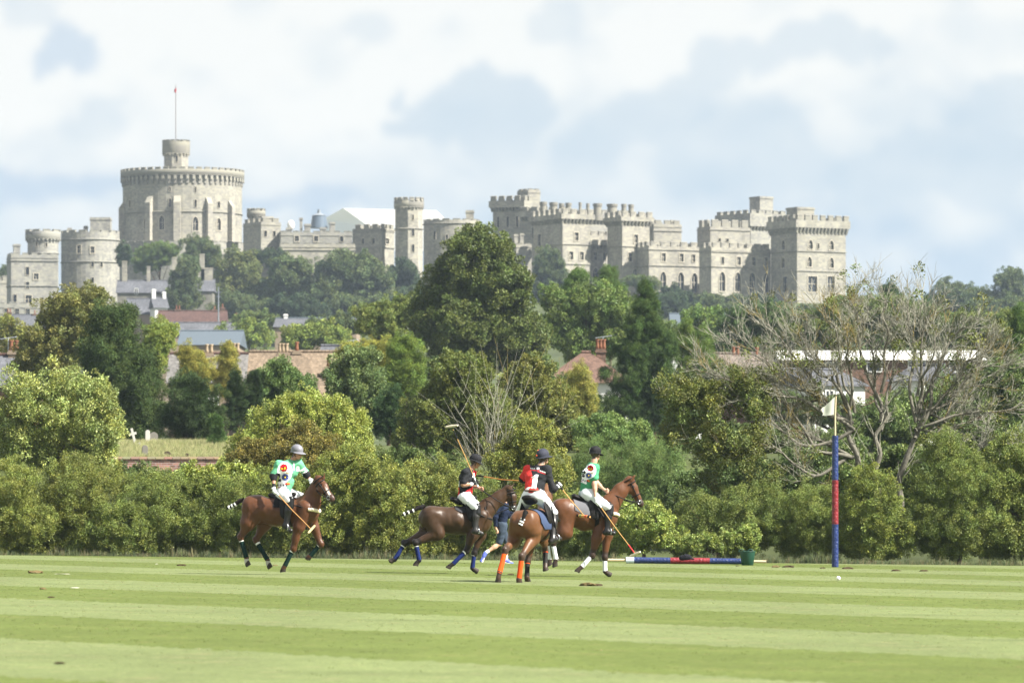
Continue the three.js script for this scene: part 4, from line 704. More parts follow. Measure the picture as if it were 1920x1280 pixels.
// gable or hipped house; ridge along x. px range, eave row, ridge row, distance of the front wall
function house(name, label, d, x0, x1, ye, yr, depth, roof, wall, o = {}) {
  const s = F / d, a = at(x0, ye, d), w = (x1 - x0) / s, eY = (HY - ye) / s + EYE, rY = eY + (ye - yr) / s, gy = groundY(a.x, d);
  const t = thing(name, label, o.category ?? 'house', [a.x, gy, a.z], o.turn ?? 0, o.group ?? 'houses of the town'); const e = eY - gy, r = rY - gy, hip = (o.hip ?? 0) / s, hipL = (o.hipL ?? o.hip ?? 0) / s, ov = .3, zr = -depth / 2;
  const mb = new MB(); mb.box(0, w, -1, e - .05, -depth, 0);
  if (!hip) mb.tri(V(w, e - .05, 0), V(w, e - .05, -depth), V(w, r - .12, zr)); if (!hipL) mb.tri(V(0, e - .05, -depth), V(0, e - .05, 0), V(0, r - .12, zr));
  mb.build('wall', wall, t);
  const q = new MB(), A = V(-ov, e - .1, ov), B = V(w + ov, e - .1, ov), C = V(w + ov, e - .1, -depth - ov), E = V(-ov, e - .1, -depth - ov), p = V(-ov + hipL + (hipL ? ov : 0), r, zr), k = V(w + ov - hip - (hip ? ov : 0), r, zr);
  q.quad(A, B, k, p).quad(C, E, p, k); if (hip) q.tri(B, C, k); if (hipL) q.tri(E, A, p);
  if (!hip) q.tri(C, B, k); if (!hipL) q.tri(A, E, p);
  const rm = q.build('roof', roof, t); const rt = new MB(); rt.tube([p.clone().add(V(0, .05, 0)), k.clone().add(V(0, .05, 0))], .11, 6); rt.build('ridge_tile', o.ridge ?? roof, rm);
  for (const [px, yt, wp, pots, brick, pot, zo] of o.chimneys ?? []) { const cx = (px - x0) / s; chimney(t, cx, zo ?? zr, zo ? e : r - .9, (HY - yt) / s + EYE - gy - .6 * (pots ? 1 : 0), wp / s, .7, pots, brick, pot); }
  for (const [px, yt, wp, hp] of o.windows ?? []) {
    const cx = (px - x0) / s, y1 = (HY - yt) / s + EYE - gy, ww = wp / s, hh = hp / s, f = new MB(); f.box(cx - ww / 2, cx + ww / 2, y1 - hh, y1 - hh + .08, .01, .08).box(cx - ww / 2, cx + ww / 2, y1 - .08, y1, .01, .08).box(cx - ww / 2, cx - ww / 2 + .08, y1 - hh + .08, y1 - .08, .01, .08).box(cx + ww / 2 - .08, cx + ww / 2, y1 - hh + .08, y1 - .08, .01, .08).box(cx - .04, cx + .04, y1 - hh + .08, y1 - .08, .01, .07);
    const win = f.build('window', W_WHITE, t), g = new MB(); g.box(cx - ww / 2 + .08, cx + ww / 2 - .08, y1 - hh + .08, y1 - .08, .004, .03); g.build('pane', glassDark, win);
  }
  if (o.aerial) { const [px, yt] = o.aerial, cx = (px - x0) / s, y1 = (HY - yt) / s + EYE - gy, m = new MB(); m.tube([[cx, r - .5, zr], [cx, y1, zr]], .025, 5).tube([[cx - .5, y1 - .1, zr], [cx + .6, y1 + .05, zr]], .02, 5); for (let k = 0; k < 5; k++) m.tube([[cx - .4 + k * .22, y1 - .1 + k * .03, zr - .25], [cx - .4 + k * .22, y1 - .1 + k * .03, zr + .25]], .012, 4); m.build('aerial', mat(S(190, 195, 200), .4, { metalness: .6 }), t); }
  return shade(t);
}
house('tiled_house', 'long house with brown tiled roof and a low front chimney', 340, 468, 662, 738, 656, 9, R_BROWN, W_BRICK, { chimneys: [[525, 640, 20, 3, W_TAN, POTP], [551, 637, 14, 1, W_TAN, POT]], windows: [[520, 760, 22, 26], [600, 760, 22, 26]] });
house('tiled_house', 'low wing with a squat chimney in front of the brown tiled roof', 332, 600, 660, 760, 702, 5, R_BROWN, W_BRICK, { chimneys: [[613, 668, 18, 1, W_TAN, POT]] });
house('slate_house', 'grey roofed house with two pale chimneys left of the brown roof', 348, 318, 476, 715, 660, 8, R_GREY, W_TAN, { ridge: R_DARKRED, chimneys: [[433, 640, 19, 3, W_BRICK, POTP], [385, 642, 17, 2, W_TAN, POTP], [298, 640, 18, 2, W_TAN, POTP]], windows: [[350, 735, 20, 24], [400, 735, 20, 24]] });
house('slate_house', 'small grey gable roof peeping over the brown tiled roof', 356, 606, 668, 668, 646, 6, R_SLATE, W_WHITE, { aerial: [660, 634] });
house('bungalow', 'hipped terracotta roof with twin chimney pots beside the tall fir', 322, 1020, 1180, 715, 657, 9, R_RED, W_WHITE, { hip: 70, hipL: 72, chimneys: [[1129, 632, 18, 3, W_BRICK, POT]], aerial: [1133, 626] });
house('slate_house', 'brick chimneyed house at the left edge below the olive tree', 300, -70, 62, 720, 662, 8, R_SLATE, W_BRICK, { ridge: R_DARKRED, chimneys: [[13, 634, 20, 2, W_TAN, POT]], aerial: [2, 628] });
house('flat_house', 'long brick building with white roof edge behind the half bare tree', 334, 1470, 1842, 672, 657, 9, W_WHITE, W_BRICK, { windows: [[1720, 676, 34, 22], [1800, 678, 40, 20], [1640, 678, 30, 20], [1560, 678, 26, 18]] });
house('brown_house', 'dull brown roofed house left of the white roof edge', 340, 1338, 1500, 700, 660, 8, mat(0xffffff, .9, { map: tiles(.47, .43, .40, 41) }), W_BRICK, { chimneys: [[1385, 646, 16, 2, W_BRICK, POT], [1425, 648, 14, 1, W_BRICK, POT]] });
house('white_house', 'white gabled house seen through the half bare tree', 318, 1528, 1640, 720, 690, 7, R_SLATE, W_WHITE, { turn: .5, windows: [[1560, 730, 20, 22]] });
house('white_house', 'second white gabled wall right of the first behind the half bare tree', 322, 1672, 1730, 712, 684, 6, R_SLATE, W_WHITE, { turn: -.6 });
// farther down the slope
const RA = 'roofs below the castle hill';
house('warehouse', 'pale blue grey shed roof left of the golden conifer', 620, 335, 446, 645, 616, 16, R_PALE, W_TAN, { category: 'shed', group: RA });
house('warehouse', 'long grey shed roof with a small vent under the hill trees', 720, 515, 668, 612, 592, 18, R_SLATE, W_TAN, { category: 'shed', group: RA, ridge: R_PALE, chimneys: [[530, 584, 7, 0, W_WHITE]] });
house('warehouse', 'pale warehouse roof below the castle range', 660, 1262, 1362, 610, 584, 14, R_PALE, W_WHITE, { category: 'shed', group: RA, chimneys: [[1292, 577, 12, 0, W_WHITE]] });
house('terrace_house', 'dark red roofed terrace with end chimney below the mound', 860, 296, 420, 603, 581, 8, R_DARKRED, W_BRICK, { group: RA, chimneys: [[330, 571, 11, 2], [399, 572, 10, 1], [414, 568, 9, 1]] });
house('terrace_house', 'slate terrace roof in front of the dark red one', 820, 286, 446, 626, 603, 8, R_SLATE, W_TAN, { group: RA, chimneys: [[440, 585, 9, 1], [310, 598, 8, 1]] });
house('terrace_house', 'dark slate terrace at the left edge below the stone lodge', 880, -20, 82, 612, 588, 8, R_SLATE, W_TAN, { group: RA, chimneys: [[12, 577, 9, 2], [60, 580, 8, 1]] });
house('stone_house', 'stone gabled house right of the drum tower', 990, 219, 318, 548, 524, 8, R_SLATE, stoneDark, { group: RA, chimneys: [[230, 487, 9, 0, stonePale], [275, 497, 6, 0, stonePale], [326, 480, 12, 0, stonePale]], windows: [[255, 540, 7, 12]] });
house('stone_house', 'stone house with a corner turret half behind hill trees', 1010, 318, 398, 545, 522, 8, R_SLATE, stoneDark, { group: RA, chimneys: [[376, 474, 9, 0, stonePale], [385, 500, 22, 0, stonePale]] });
house('slate_house', 'slate roof joined to the white chimneyed cottage', 905, 236, 292, 588, 558, 8, R_SLATE, W_TAN, { group: RA });
house('white_cottage', 'bright white cottage with twin white chimneys below the mound', 900, 290, 314, 576, 556, 5, R_SLATE, W_WHITE, { group: RA, turn: .25, chimneys: [[292, 541, 7, 0, W_WHITE], [312, 546, 6, 0, W_WHITE]] });
{ // mast on the terrace
  const f = at(409, 604, 855), t = thing('radio_mast', 'thin grey mast rising from the red terrace', 'mast', [f.x, f.y - 2, f.z]), k = 855 / F, mb = new MB(); mb.tube([[0, 0, 0], [0, 66 * k + 2, 0]], [.16, .10], 6); mb.build('pole', lead, t); const q = new MB(); q.tube([[-.5, 56 * k + 2, 0], [.5, 56 * k + 2, 0]], .06, 5).tube([[-.4, 48 * k + 2, 0], [.4, 48 * k + 2, 0]], .06, 5); q.build('cross_arm', lead, t);
}
// ---------------------------------------------------------------- the churchyard
{
  const d = 187.6, s = F / d, a = at(182, 856, d), w = 250 / s, t = thing('churchyard_wall', 'low pink brick wall below the gravestones', 'wall', [a.x, a.y, a.z]);
  const pink = mat(0xffffff, .92, { map: brickTex(.62, .46, .41, 15) }), mb = new MB(); mb.box(0, w, -1.3, -.09, -.35, 0); mb.build('brickwork', pink, t);
  const n = 16; for (let k = 0; k < n; k++) { const q = new MB(); q.box(k * w / n + .01, (k + 1) * w / n - .01, -.088, 0, -.42, .06); q.build('coping_stone', mat(S(150 + 8 * (k % 3), 130 + 6 * (k % 4), 118), .95), t); }
}
const graveM = mat(S(112, 109, 101), .95), graveD = mat(S(66, 56, 48), .95), graveW = mat(S(172, 170, 162), .85);
function grave(label, px, py, d, wp, hp, kind, m, lean = 0) {
  const s = F / d, x = (px - 960) / s, g = groundY(x, d), t = thing('gravestone', label, 'gravestone', [x, g, -d], .2, 'gravestones on the grass'), w = wp / s, h = hp / s;
  t.rotation.z = lean;
  const b = new MB(); b.box(-w * .7, w * .7, -.1, .1, -.14, .14); b.build('base', m, t);
  if (kind === 'cross') { const q = new MB(); q.box(-w * .16, w * .16, .1, h, -.06, .06).box(-w * .5, w * .5, h * .62, h * .76, -.055, .055); q.build('cross', m, t); }
  else { const sh = new THREE.Shape(); sh.moveTo(-w / 2, 0); sh.lineTo(w / 2, 0); sh.lineTo(w / 2, h - w / 2); sh.absarc(0, h - w / 2, w / 2, 0, Math.PI); sh.closePath(); const q = new THREE.ExtrudeGeometry(sh, { depth: .1, bevelEnabled: true, bevelSize: .01, bevelThickness: .01, bevelSegments: 1, curveSegments: 8 }); q.translate(0, .1, -.05); part('slab', q, m, t); }
}
grave('white leaning cross in the churchyard grass', 254, 838, 215, 14, 34, 'cross', graveW, .25);
grave('grey upright headstone near the wall', 271, 851, 195, 10, 20, 'slab', graveM);
grave('brown round topped headstone in the middle of the grass', 313, 852, 192, 13, 10, 'slab', graveD);
grave('small dark headstone right of the brown one', 350, 853, 192, 8, 6, 'slab', graveD);
grave('tall pale headstone at the back of the churchyard', 276, 838, 220, 8, 22, 'slab', graveW);
grave('broad pale headstone beside the dark yew', 286, 836, 222, 15, 18, 'slab', graveM, -.1);
{ // dry churchyard grass, uncountable
  const r = rng(77), p = [], c = [];
  const dum = new THREE.Object3D(), g = new THREE.BufferGeometry();
  for (let k = 0; k < 14; k++) { const a = r() * 6.28, w = .02, h = .5 + .5 * r(), x = (r() - .5) * .3, z = (r() - .5) * .3, lx = (r() - .5) * .3; p.push(x - w * Math.cos(a), 0, z - w * Math.sin(a), x + w * Math.cos(a), 0, z + w * Math.sin(a), x + lx, h, z + (r() - .5) * .3); for (let q = 0; q < 3; q++) c.push(1, 1, 1); }
  g.setAttribute('position', new THREE.Float32BufferAttribute(p, 3)); g.setAttribute('color', new THREE.Float32BufferAttribute(c, 3));
  const tuft = g, gm = new THREE.MeshPhysicalMaterial({ color: 0xffffff, vertexColors: true, roughness: .8, transmission: .3, thickness: 0, side: THREE.DoubleSide });
  const lay = (name, label, n, place, colors) => { const m = new THREE.InstancedMesh(tuft, gm, n), col = new THREE.Color(); m.name = name; m.userData = { kind: 'stuff', label, category: 'grass' }; for (let k = 0; k < n; k++) { const [x, d, sc] = place(); dum.position.set(x, groundY(x, d) - .03, -d); dum.rotation.set(0, r() * 6.28, 0); dum.scale.set(sc * 1.1, sc, sc * 1.1); dum.updateMatrix(); m.setMatrixAt(k, dum.matrix); const q = colors[Math.floor(r() * colors.length)], t = .8 + .4 * r(); m.setColorAt(k, col.setRGB(q.r * t, q.g * t, q.b * t)); } m.castShadow = m.receiveShadow = true; scene.add(m); };
  lay('churchyard_grass', 'dry yellow grass around the gravestones', 7000, () => { const d = 190 + 40 * r(); return [mix((150 - 960), (470 - 960), r()) / F * d, d, .2 + .2 * r()]; }, [L(.30, .30, .12), L(.24, .27, .09), L(.36, .34, .16)]);
  lay('verge_grass', 'long rough grass between the field and the hedge', 4200, () => { const x = mix(-15, 15, r()), d = 137.0 + 1.0 * Math.pow(r(), 1.6); return [x, d, (.08 + .34 * r() * r()) * (.4 + 1.0 * noise(x * 1.3, 4, .5))]; }, [L(.08, .11, .03), L(.10, .12, .035), L(.05, .08, .022), L(.18, .16, .07)]);
}
// ---------------------------------------------------------------- ponies, riders, runner, mallets
const Z1 = (v) => [400 + v[0] / 4.267, 800 + v[1] / 4.267], Z2 = (v) => [700 + v[0] / 4, 780 + v[1] / 4], Z3 = (v) => [900 + v[0] / 4, 800 + v[1] / 4];
function figure(OX, GY, d, deg, zoom) {
  const phi = deg * Math.PI / 180, c = Math.cos(phi), s = Math.sin(phi), sc = F / d, x = (OX - 960) / sc, pos = [x, groundY(x, d), -d];
  const J = (vx, vy, lat = 0) => { const [px, py] = zoom([vx, vy]), u = (px - OX) / sc; return [(u - lat * s) / c, (GY - py) / sc, lat]; };
  const K = (vx, vy, fwd) => { const [px, py] = zoom([vx, vy]), u = (px - OX) / sc; return [fwd, (GY - py) / sc, (u - fwd * c) / s]; };
  const W = (p) => V(p[0] * c + p[2] * s, p[1], -p[0] * s + p[2] * c).add(V(...pos));
  return { J, K, W, phi, pos, sc, OX, GY };
}
const B = (a, b, ra, rb, s) => [...a, ...b, ra, rb, s ?? 1], lerp3 = (a, b, t) => a.map((v, k) => mix(v, b[k], t)), off = (a, x, y, z) => [a[0] + x, a[1] + y, a[2] + z];
const segD = (p, a, b) => { const d = b.map((v, k) => v - a[k]), l = d.reduce((s, v) => s + v * v, 0) || 1e-9, t = clamp(d.reduce((s, v, k) => s + v * (p[k] - a[k]), 0) / l, 0, 1); return [Math.hypot(...p.map((v, k) => v - a[k] - d[k] * t)), t]; };
function clip(geo, keep) {
  const p = geo.attributes.position, ix = [];
  for (let t = 0; t < geo.index.count; t += 3) { let x = 0, y = 0, z = 0; for (let q = 0; q < 3; q++) { const i = geo.index.getX(t + q); x += p.getX(i) / 3; y += p.getY(i) / 3; z += p.getZ(i) / 3; } if (keep(x, y, z)) ix.push(geo.index.getX(t), geo.index.getX(t + 1), geo.index.getX(t + 2)); }
  geo.setIndex(ix); return geo;
}
const leather = phys(S(20, 18, 17), .6, { specularIntensity: .5 }), leatherBrown = phys(S(88, 56, 38), .5), steel = phys(S(200, 202, 205), .25, { metalness: 1 }), fleece = mat(S(226, 214, 188), 1), cane = mat(S(178, 140, 84), .6), blackPad = mat(S(30, 30, 33), .7), whiteCloth = mat(S(228, 230, 234), .8), bandWhite = mat(S(232, 232, 230), .8);
const hoofMat = mat(S(58, 52, 46), .6);
const coat = () => phys(0xffffff, .43, { vertexColors: true, specularIntensity: .55 });

function makePony(f, label, o) {
  const t = thing('polo_pony', label, 'horse', f.pos, f.phi, 'polo ponies'), { R, BB, C, Wi, N, NM, P, E, M } = o;
  const trunk = [B(R, BB, .265, .285, .98), B(BB, C, .285, .255, .92), B(off(R, .0, .06, .06), off(R, .08, .05, .06), .19, .2), B(off(R, 0, .06, -.06), off(R, .08, .05, -.06), .19, .2), B(lerp3(BB, Wi, .3).map((v, k) => k === 1 ? BB[1] + .17 : v), off(Wi, 0, -.1, 0), .1, .12, .8)];
  const bones = [...trunk, B(C, off(C, .1, .05, 0), .235, .19, .85), B(off(Wi, .02, -.16, 0), N, .18, .205, .62), B(N, NM, .205, .15, .6), B(NM, P, .15, .1, .62), B(P, E, .092, .1, .72), B(E, M, .098, .058, .66), B(M, off(M, .02, -.02, 0), .06, .055, .8), B(off(lerp3(P, E, .7), -.02, -.075, 0), lerp3(E, M, .3), .078, .06, .62)];
  const segs = [], hoofs = [];
  o.hind.forEach(([st, hk, ft, hf], k) => {
    const z = st[2]; bones.push(B(off(R, -.02, .05, z * .75), st, .20, .15, .72), B(off(R, .05, -.1, z * .9), st, .19, .15, .7), B(st, hk, .132, .052, .8), B(hk, off(hk, -.025, .03, 0), .056, .045), B(hk, ft, .042, .031), B(ft, lerp3(ft, hf, .55), .042, .032), B(lerp3(ft, hf, .55), lerp3(ft, hf, .75), .036, .036));
    segs.push([hk, ft], [ft, hf]); hoofs.push([ft, hf]);
  });
  o.fore.forEach(([el, kn, ft, hf]) => {
    const z = el[2]; bones.push(B(off(C, .03, .1, z * .85), el, .17, .125, .7), B(el, kn, .102, .05, .85), B(kn, off(kn, .01, -.03, 0), .054, .048), B(kn, ft, .039, .030), B(ft, lerp3(ft, hf, .55), .041, .032), B(lerp3(ft, hf, .55), lerp3(ft, hf, .75), .036, .036));
    segs.push([kn, ft], [ft, hf]); hoofs.push([ft, hf]);
  });
  o.ears.forEach(([a, b]) => bones.push(B(a, b, .034, .012)));
  const cBody = o.coat, cDark = o.points, head = [P, M], fwd = V(...M).sub(V(...P)).normalize(), side = V(0, 0, 1), front = o.faceUp ?? V(0, 0, 0).crossVectors(side, fwd).multiplyScalar(1);
  const geo = bodyGeo(bones, .0135, 58, (x, y, z) => {
    const p = [x, y, z], n = noise(x * 9, y * 9, z * 9) - .5, n2 = noise(x * 40, y * 40, z * 40) - .5; let c = cBody.map((v) => v * (1 + .22 * n + .1 * n2));
    const mixTo = (q, k) => { c = c.map((v, i) => mix(v, q[i], k)); };
    for (const [a, b] of segs) { const [d] = segD(p, a, b); mixTo(cDark, smooth(.17, .09, d)); }
    if (o.socks) for (const k of o.socks) { const [a, b] = hoofs[k], [d, tt] = segD(p, a, b); if (tt > .1) mixTo([.42, .40, .38], smooth(.075, .06, d)); }
    { const dn = Math.min(Math.hypot(x - M[0] - .035, y - M[1] - .01, z - M[2] - .035), Math.hypot(x - M[0] - .035, y - M[1] - .01, z - M[2] + .035)); mixTo([.008, .006, .006], smooth(.024, .014, dn)); }
    const dm = Math.hypot(x - M[0], y - M[1], z - M[2]); mixTo(o.muzzle ?? [.03, .022, .02], smooth(.12, .07, dm) * .85);
    if (o.blaze) { const [d, tt] = segD(p, P, M), v = V(x - P[0], y - P[1], z - P[2]).addScaledVector(fwd, -V(x - P[0], y - P[1], z - P[2]).dot(fwd)); const fr = v.dot(o.blaze), sd = v.clone().addScaledVector(o.blaze, -fr).length(); if (d < .14 && tt > .2 && tt < .9 && fr > .03) mixTo([.72, .66, .6], smooth(.032, .018, sd)); }
    for (const e of o.eyes ?? []) mixTo([.006, .005, .005], smooth(.032, .022, Math.hypot(x - e[0], y - e[1], z - e[2])));
    return c;
  });
  { const p = geo.attributes.position, n = geo.attributes.normal; for (let k = 0; k < p.count; k++) { const x = p.getX(k), y = p.getY(k), z = p.getZ(k), w = .03 * (noise(x * 6 + y * 3, y * 4.5 - x * 2, z * 6) - .5) + .010 * (noise(x * 15, y * 11, z * 15) - .5), th = smooth(.45, .8, y) * smooth(.0, .18, Math.hypot(x - M[0], y - M[1])); p.setXYZ(k, x + n.getX(k) * w * th, y + n.getY(k) * w * th, z + n.getZ(k) * w * th); } geo.computeVertexNormals(); }
  part('body', geo, coat(), t);
  // roached mane along the crest
  { const up = (a, b, h) => { const d = V(...b).sub(V(...a)).normalize(), n = V(-d.y, d.x, 0).normalize(); if (n.y < 0) n.negate(); return V(...a).addScaledVector(n, h); }; const mb = new MB(); mb.tube([up(lerp3(Wi, N, .25), N, .13), up(N, NM, .195), up(NM, P, .145), up(P, E, .1)], [.012, .02, .022, .014], 6); mb.build('mane', mat(L(...o.mane), .95), t); }
  // tail, tied up and taped
  { const [a, b, c] = o.tail.map((q) => V(...q)), mb = new MB(); mb.tube([a, a.clone().lerp(b, .5).add(V(0, .02, 0)), b, c], [.05, .045, .036, .02], 8); const tl = mb.build('tail', mat(L(...o.tailColor), .9), t); for (const k of o.bands ?? [.45, .65, .85]) { const p = b.clone().lerp(c, 0), q = a.clone().lerp(c, k), d = c.clone().sub(a).normalize().multiplyScalar(.013), w = new MB(); w.tube([q.clone().sub(d), q.clone().add(d)], .046, 10); w.build('tape_band', bandWhite, tl); } }
  // leg wraps
  const wrap = (a, b, color, strap, r = .046) => { const A = V(...a), Bb = V(...b), mb = new MB(); mb.tube([A.clone().lerp(Bb, .08), A.clone().lerp(Bb, .3), A.clone().lerp(Bb, .62), A.clone().lerp(Bb, .96), A.clone().lerp(Bb, 1.06)], [r * .98, r * 1.03, r * .98, r * 1.08, r * .98], 12); const w = mb.build('leg_wrap', color, t); if (strap) { const q = new MB(); q.tube([A.clone().lerp(Bb, .12), A.clone().lerp(Bb, .2)], r * 1.12, 12); q.build('strap', strap, w); } };
  o.hind.forEach(([, hk, ft], k) => wrap(hk, ft, o.wrapHind ?? o.wrap, o.strap)); o.fore.forEach(([, kn, ft]) => wrap(kn, ft, o.wrapFore ?? o.wrap, o.strapFore ?? o.strap));
  for (const [a, b] of hoofs) { const A = V(...a), Bb = V(...b), d = Bb.clone().sub(A).normalize(), q = new MB(); q.tube([Bb.clone().addScaledVector(d, -.085), Bb.clone().addScaledVector(d, -.07), Bb.clone().addScaledVector(d, -.005), Bb.clone().addScaledVector(d, .012)].map((v, i) => v.add(V(.012 * i, 0, 0))), [.036, .044, .058, .057], 14); q.build('hoof', hoofMat, t); }
  // saddle, pad, girth
  const [sx, sy] = o.seat, shell = (grow) => trunk.map((b) => { const c = [...b]; c[6] += grow; c[7] += grow; return c; });
  const pad = clip(bodyGeo(shell(.016), .009, 46), (x, y, z) => x > sx - (o.padBack ?? .3) && x < sx + .24 && y > sy - .08 - (o.padDrop ?? .3) + .5 * Math.max(0, sx - .1 - x)); part('saddle_pad', pad, o.pad ?? mat(S(52, 50, 52), .9, { side: THREE.DoubleSide }), t); pad.attributes && (t.children.at(-1).material.side = THREE.DoubleSide);
  const sd = bodyGeo([B([sx - .26, sy - .0, 0], [sx - .1, sy - .06, 0], .055, .06, 2.1), B([sx - .1, sy - .06, 0], [sx + .12, sy - .04, 0], .06, .055, 1.7), B([sx + .12, sy - .04, 0], [sx + .22, sy + .03, 0], .055, .045, 1.3), B([sx + .08, sy - .14, .23], [sx + .13, sy - .36, .30], .10, .12, .16), B([sx + .08, sy - .14, -.23], [sx + .13, sy - .36, -.30], .10, .12, .16)], .014, 50); part('saddle', sd, leather, t);
  part('girth', clip(bodyGeo(shell(.012), .016, 46), (x, y) => x > sx + .12 && x < sx + .21 && y < sy - .3), o.girth ?? leather, t).material.side = THREE.DoubleSide;
  // breastplate
  { const c = V(C[0] + .12, C[1] + .06, 0), mb = new MB(), r = .235; const pts = []; for (let k = 0; k <= 12; k++) { const a = -1.35 + 2.7 * k / 12; pts.push(V(c.x - .04 + (r - .02) * Math.cos(a) * .95, c.y - .02 + .05 * Math.abs(Math.sin(a)), (r + .015) * .93 * Math.sin(a))); } mb.tube(pts, o.fleece ? .036 : .016, 8); mb.build('breastplate', o.fleece ? fleece : leather, t);
    const s2 = new MB(); for (const z of [-1, 1]) { const e = pts[z < 0 ? 0 : 12]; s2.tube([e, V(mix(e.x, sx + .16, .5), e.y + .07, z * .285), V(sx + .17, sy - .2, z * .26)], .014, 5); s2.tube([V(c.x - .02, c.y + .02, z * .2), V(N[0] - .05, N[1] + .02, z * .16), V(Wi[0] + .1, Wi[1] + .02, 0)], .013, 5); } s2.build('neck_strap', leather, t); }
  // bridle and reins
  { const F3 = V(...M).sub(V(...E)).normalize(), hd = (tt, r, lat, list) => { const c = V(...lerp3(E, M, tt)), u = V(-F3.y, F3.x, 0); for (let k = 0; k <= 12; k++) { const a = k / 12 * 6.2832; list.push(c.clone().addScaledVector(u, Math.cos(a) * r).add(V(0, 0, Math.sin(a) * r * lat))); } return list; };
    const mb = new MB(); mb.tube(hd(.45, .092, .72, []), .012, 5, false); mb.tube(hd(-.35, .118, .78, []), .012, 5, false);
    for (const z of [-1, 1]) mb.tube([V(...lerp3(E, M, -.35)).add(V(0, 0, z * .085)), V(...lerp3(E, M, .4)).add(V(0, -.02, z * .068)), V(...lerp3(E, M, .82)).add(V(0, -.035, z * .05))], .011, 5, false);
    mb.tube([...hd(-.62, .12, .8, [])], .012, 5, false); mb.build('bridle', leather, t);
    const bit = new MB(); for (const z of [-1, 1]) { const c = V(...lerp3(E, M, .8)).add(V(0, -.04, z * .056)), g = new THREE.TorusGeometry(.036, .007, 6, 14); bit.add(g, new THREE.Matrix4().makeTranslation(c.x, c.y, c.z)); } bit.build('bit', steel, t);
    const rn = new MB(); for (const z of [-1, 1]) { const a = V(...lerp3(E, M, .8)).add(V(0, -.04, z * .06)), h = V(...o.hand), m = a.clone().lerp(h, .5).add(V(0, -.05, z * .12)); rn.tube([a, a.clone().lerp(m, .5).add(V(0, -.02, z * .05)), m, m.clone().lerp(h, .55).add(V(0, -.01, z * .02)), h], .0105, 5); } rn.build('reins', o.reinMat ?? leather, t);
    const mg = new MB(); mg.tube([V(...lerp3(E, M, .5)).add(V(0, -.1, 0)), V(C[0] + .24, mix(C[1], M[1], .45), 0), V(C[0] + .19, C[1] + .04, 0)], .011, 5); mg.build('martingale', leather, t); }
  return t;
}
// hand closed round a rod: wrist, grip centre, rod direction
function handBones(w, g, axis, s = 1) {
  const W = V(...w), Gc = V(...g), A = V(...axis).normalize(), d = Gc.clone().sub(W).normalize(), n = A.clone().cross(d).normalize(), e = n.clone().cross(A).normalize(), out = [], arr = (v) => [v.x, v.y, v.z];
  const palm = Gc.clone().addScaledVector(n, .024);
  for (const k of [-.028, 0, .028]) out.push(B(arr(W), arr(palm.clone().addScaledVector(A, k)), .024, .019));
  for (let i = 0; i < 4; i++) { const c = Gc.clone().addScaledVector(A, (i - 1.5) * .0215), q = [.9, 2.0, 3.1, 4.1].map((a) => arr(c.clone().addScaledVector(n, Math.cos(a - .9) * .026).addScaledVector(e, Math.sin(a - .9) * .026 + .012))); const l = [1, 1.06, 1, .85][i]; for (let j = 0; j < 3; j++) out.push(B(q[j], lerp3(q[j], q[j + 1], l), .0098 - j * .0008, .0092 - j * .0008)); }
  const tb = palm.clone().addScaledVector(A, .034).addScaledVector(d, -.02), t1 = Gc.clone().addScaledVector(A, .05).addScaledVector(e, .012), t2 = Gc.clone().addScaledVector(A, .04).addScaledVector(n, -.022).addScaledVector(e, .014);
  out.push(B(arr(tb), arr(t1), .013, .011), B(arr(t1), arr(t2), .011, .009)); return out;
}
function headParts(c, face, up = V(0, 1, 0)) {
  const f = V(...face).normalize(), r = up.clone().cross(f).normalize(), u = f.clone().cross(r).normalize(), C = V(...c), to = (x, y, z) => { const q = C.clone().addScaledVector(r, x).addScaledVector(u, y).addScaledVector(f, z); return [q.x, q.y, q.z]; };
  const bones = [B(to(0, .03, -.025), to(0, .035, .015), .088, .084), B(to(0, .0, .03), to(0, -.055, .04), .066, .055), B(to(-.03, -.07, .035), to(.03, -.07, .035), .034, .034), B(to(0, -.095, .062), to(0, -.092, .06), .022, .022), B(to(0, .005, .096), to(0, -.03, .112), .011, .015), B(to(-.014, -.036, .1), to(.014, -.036, .1), .011, .011), B(to(-.018, -.06, .088), to(.018, -.06, .088), .011, .011), B(to(-.04, .028, .08), to(.04, .028, .08), .014, .014), B(to(.082, 0, -.005), to(.088, -.03, .0), .016, .012), B(to(-.082, 0, -.005), to(-.088, -.03, 0), .016, .012), B(to(-.04, -.02, .07), to(.04, -.02, .07), .022, .022)];
  return { bones, to, basis: new THREE.Matrix4().makeBasis(r, u, f).setPosition(C) };
}
function mergeGeos(list) { const mb = new MB(); for (const g of list) { const base = mb.p.length / 3, p = g.attributes.position.array, n = g.attributes.normal.array, c = g.attributes.color.array; for (let k = 0; k < p.length; k++) { mb.p.push(p[k]); mb.n.push(n[k]); mb.c.push(c[k]); } for (let k = 0; k < p.length / 3; k++) mb.u.push(0, 0); for (let k = 0; k < g.index.count; k++) mb.i.push(base + g.index.getX(k)); } return mb.geo(); }
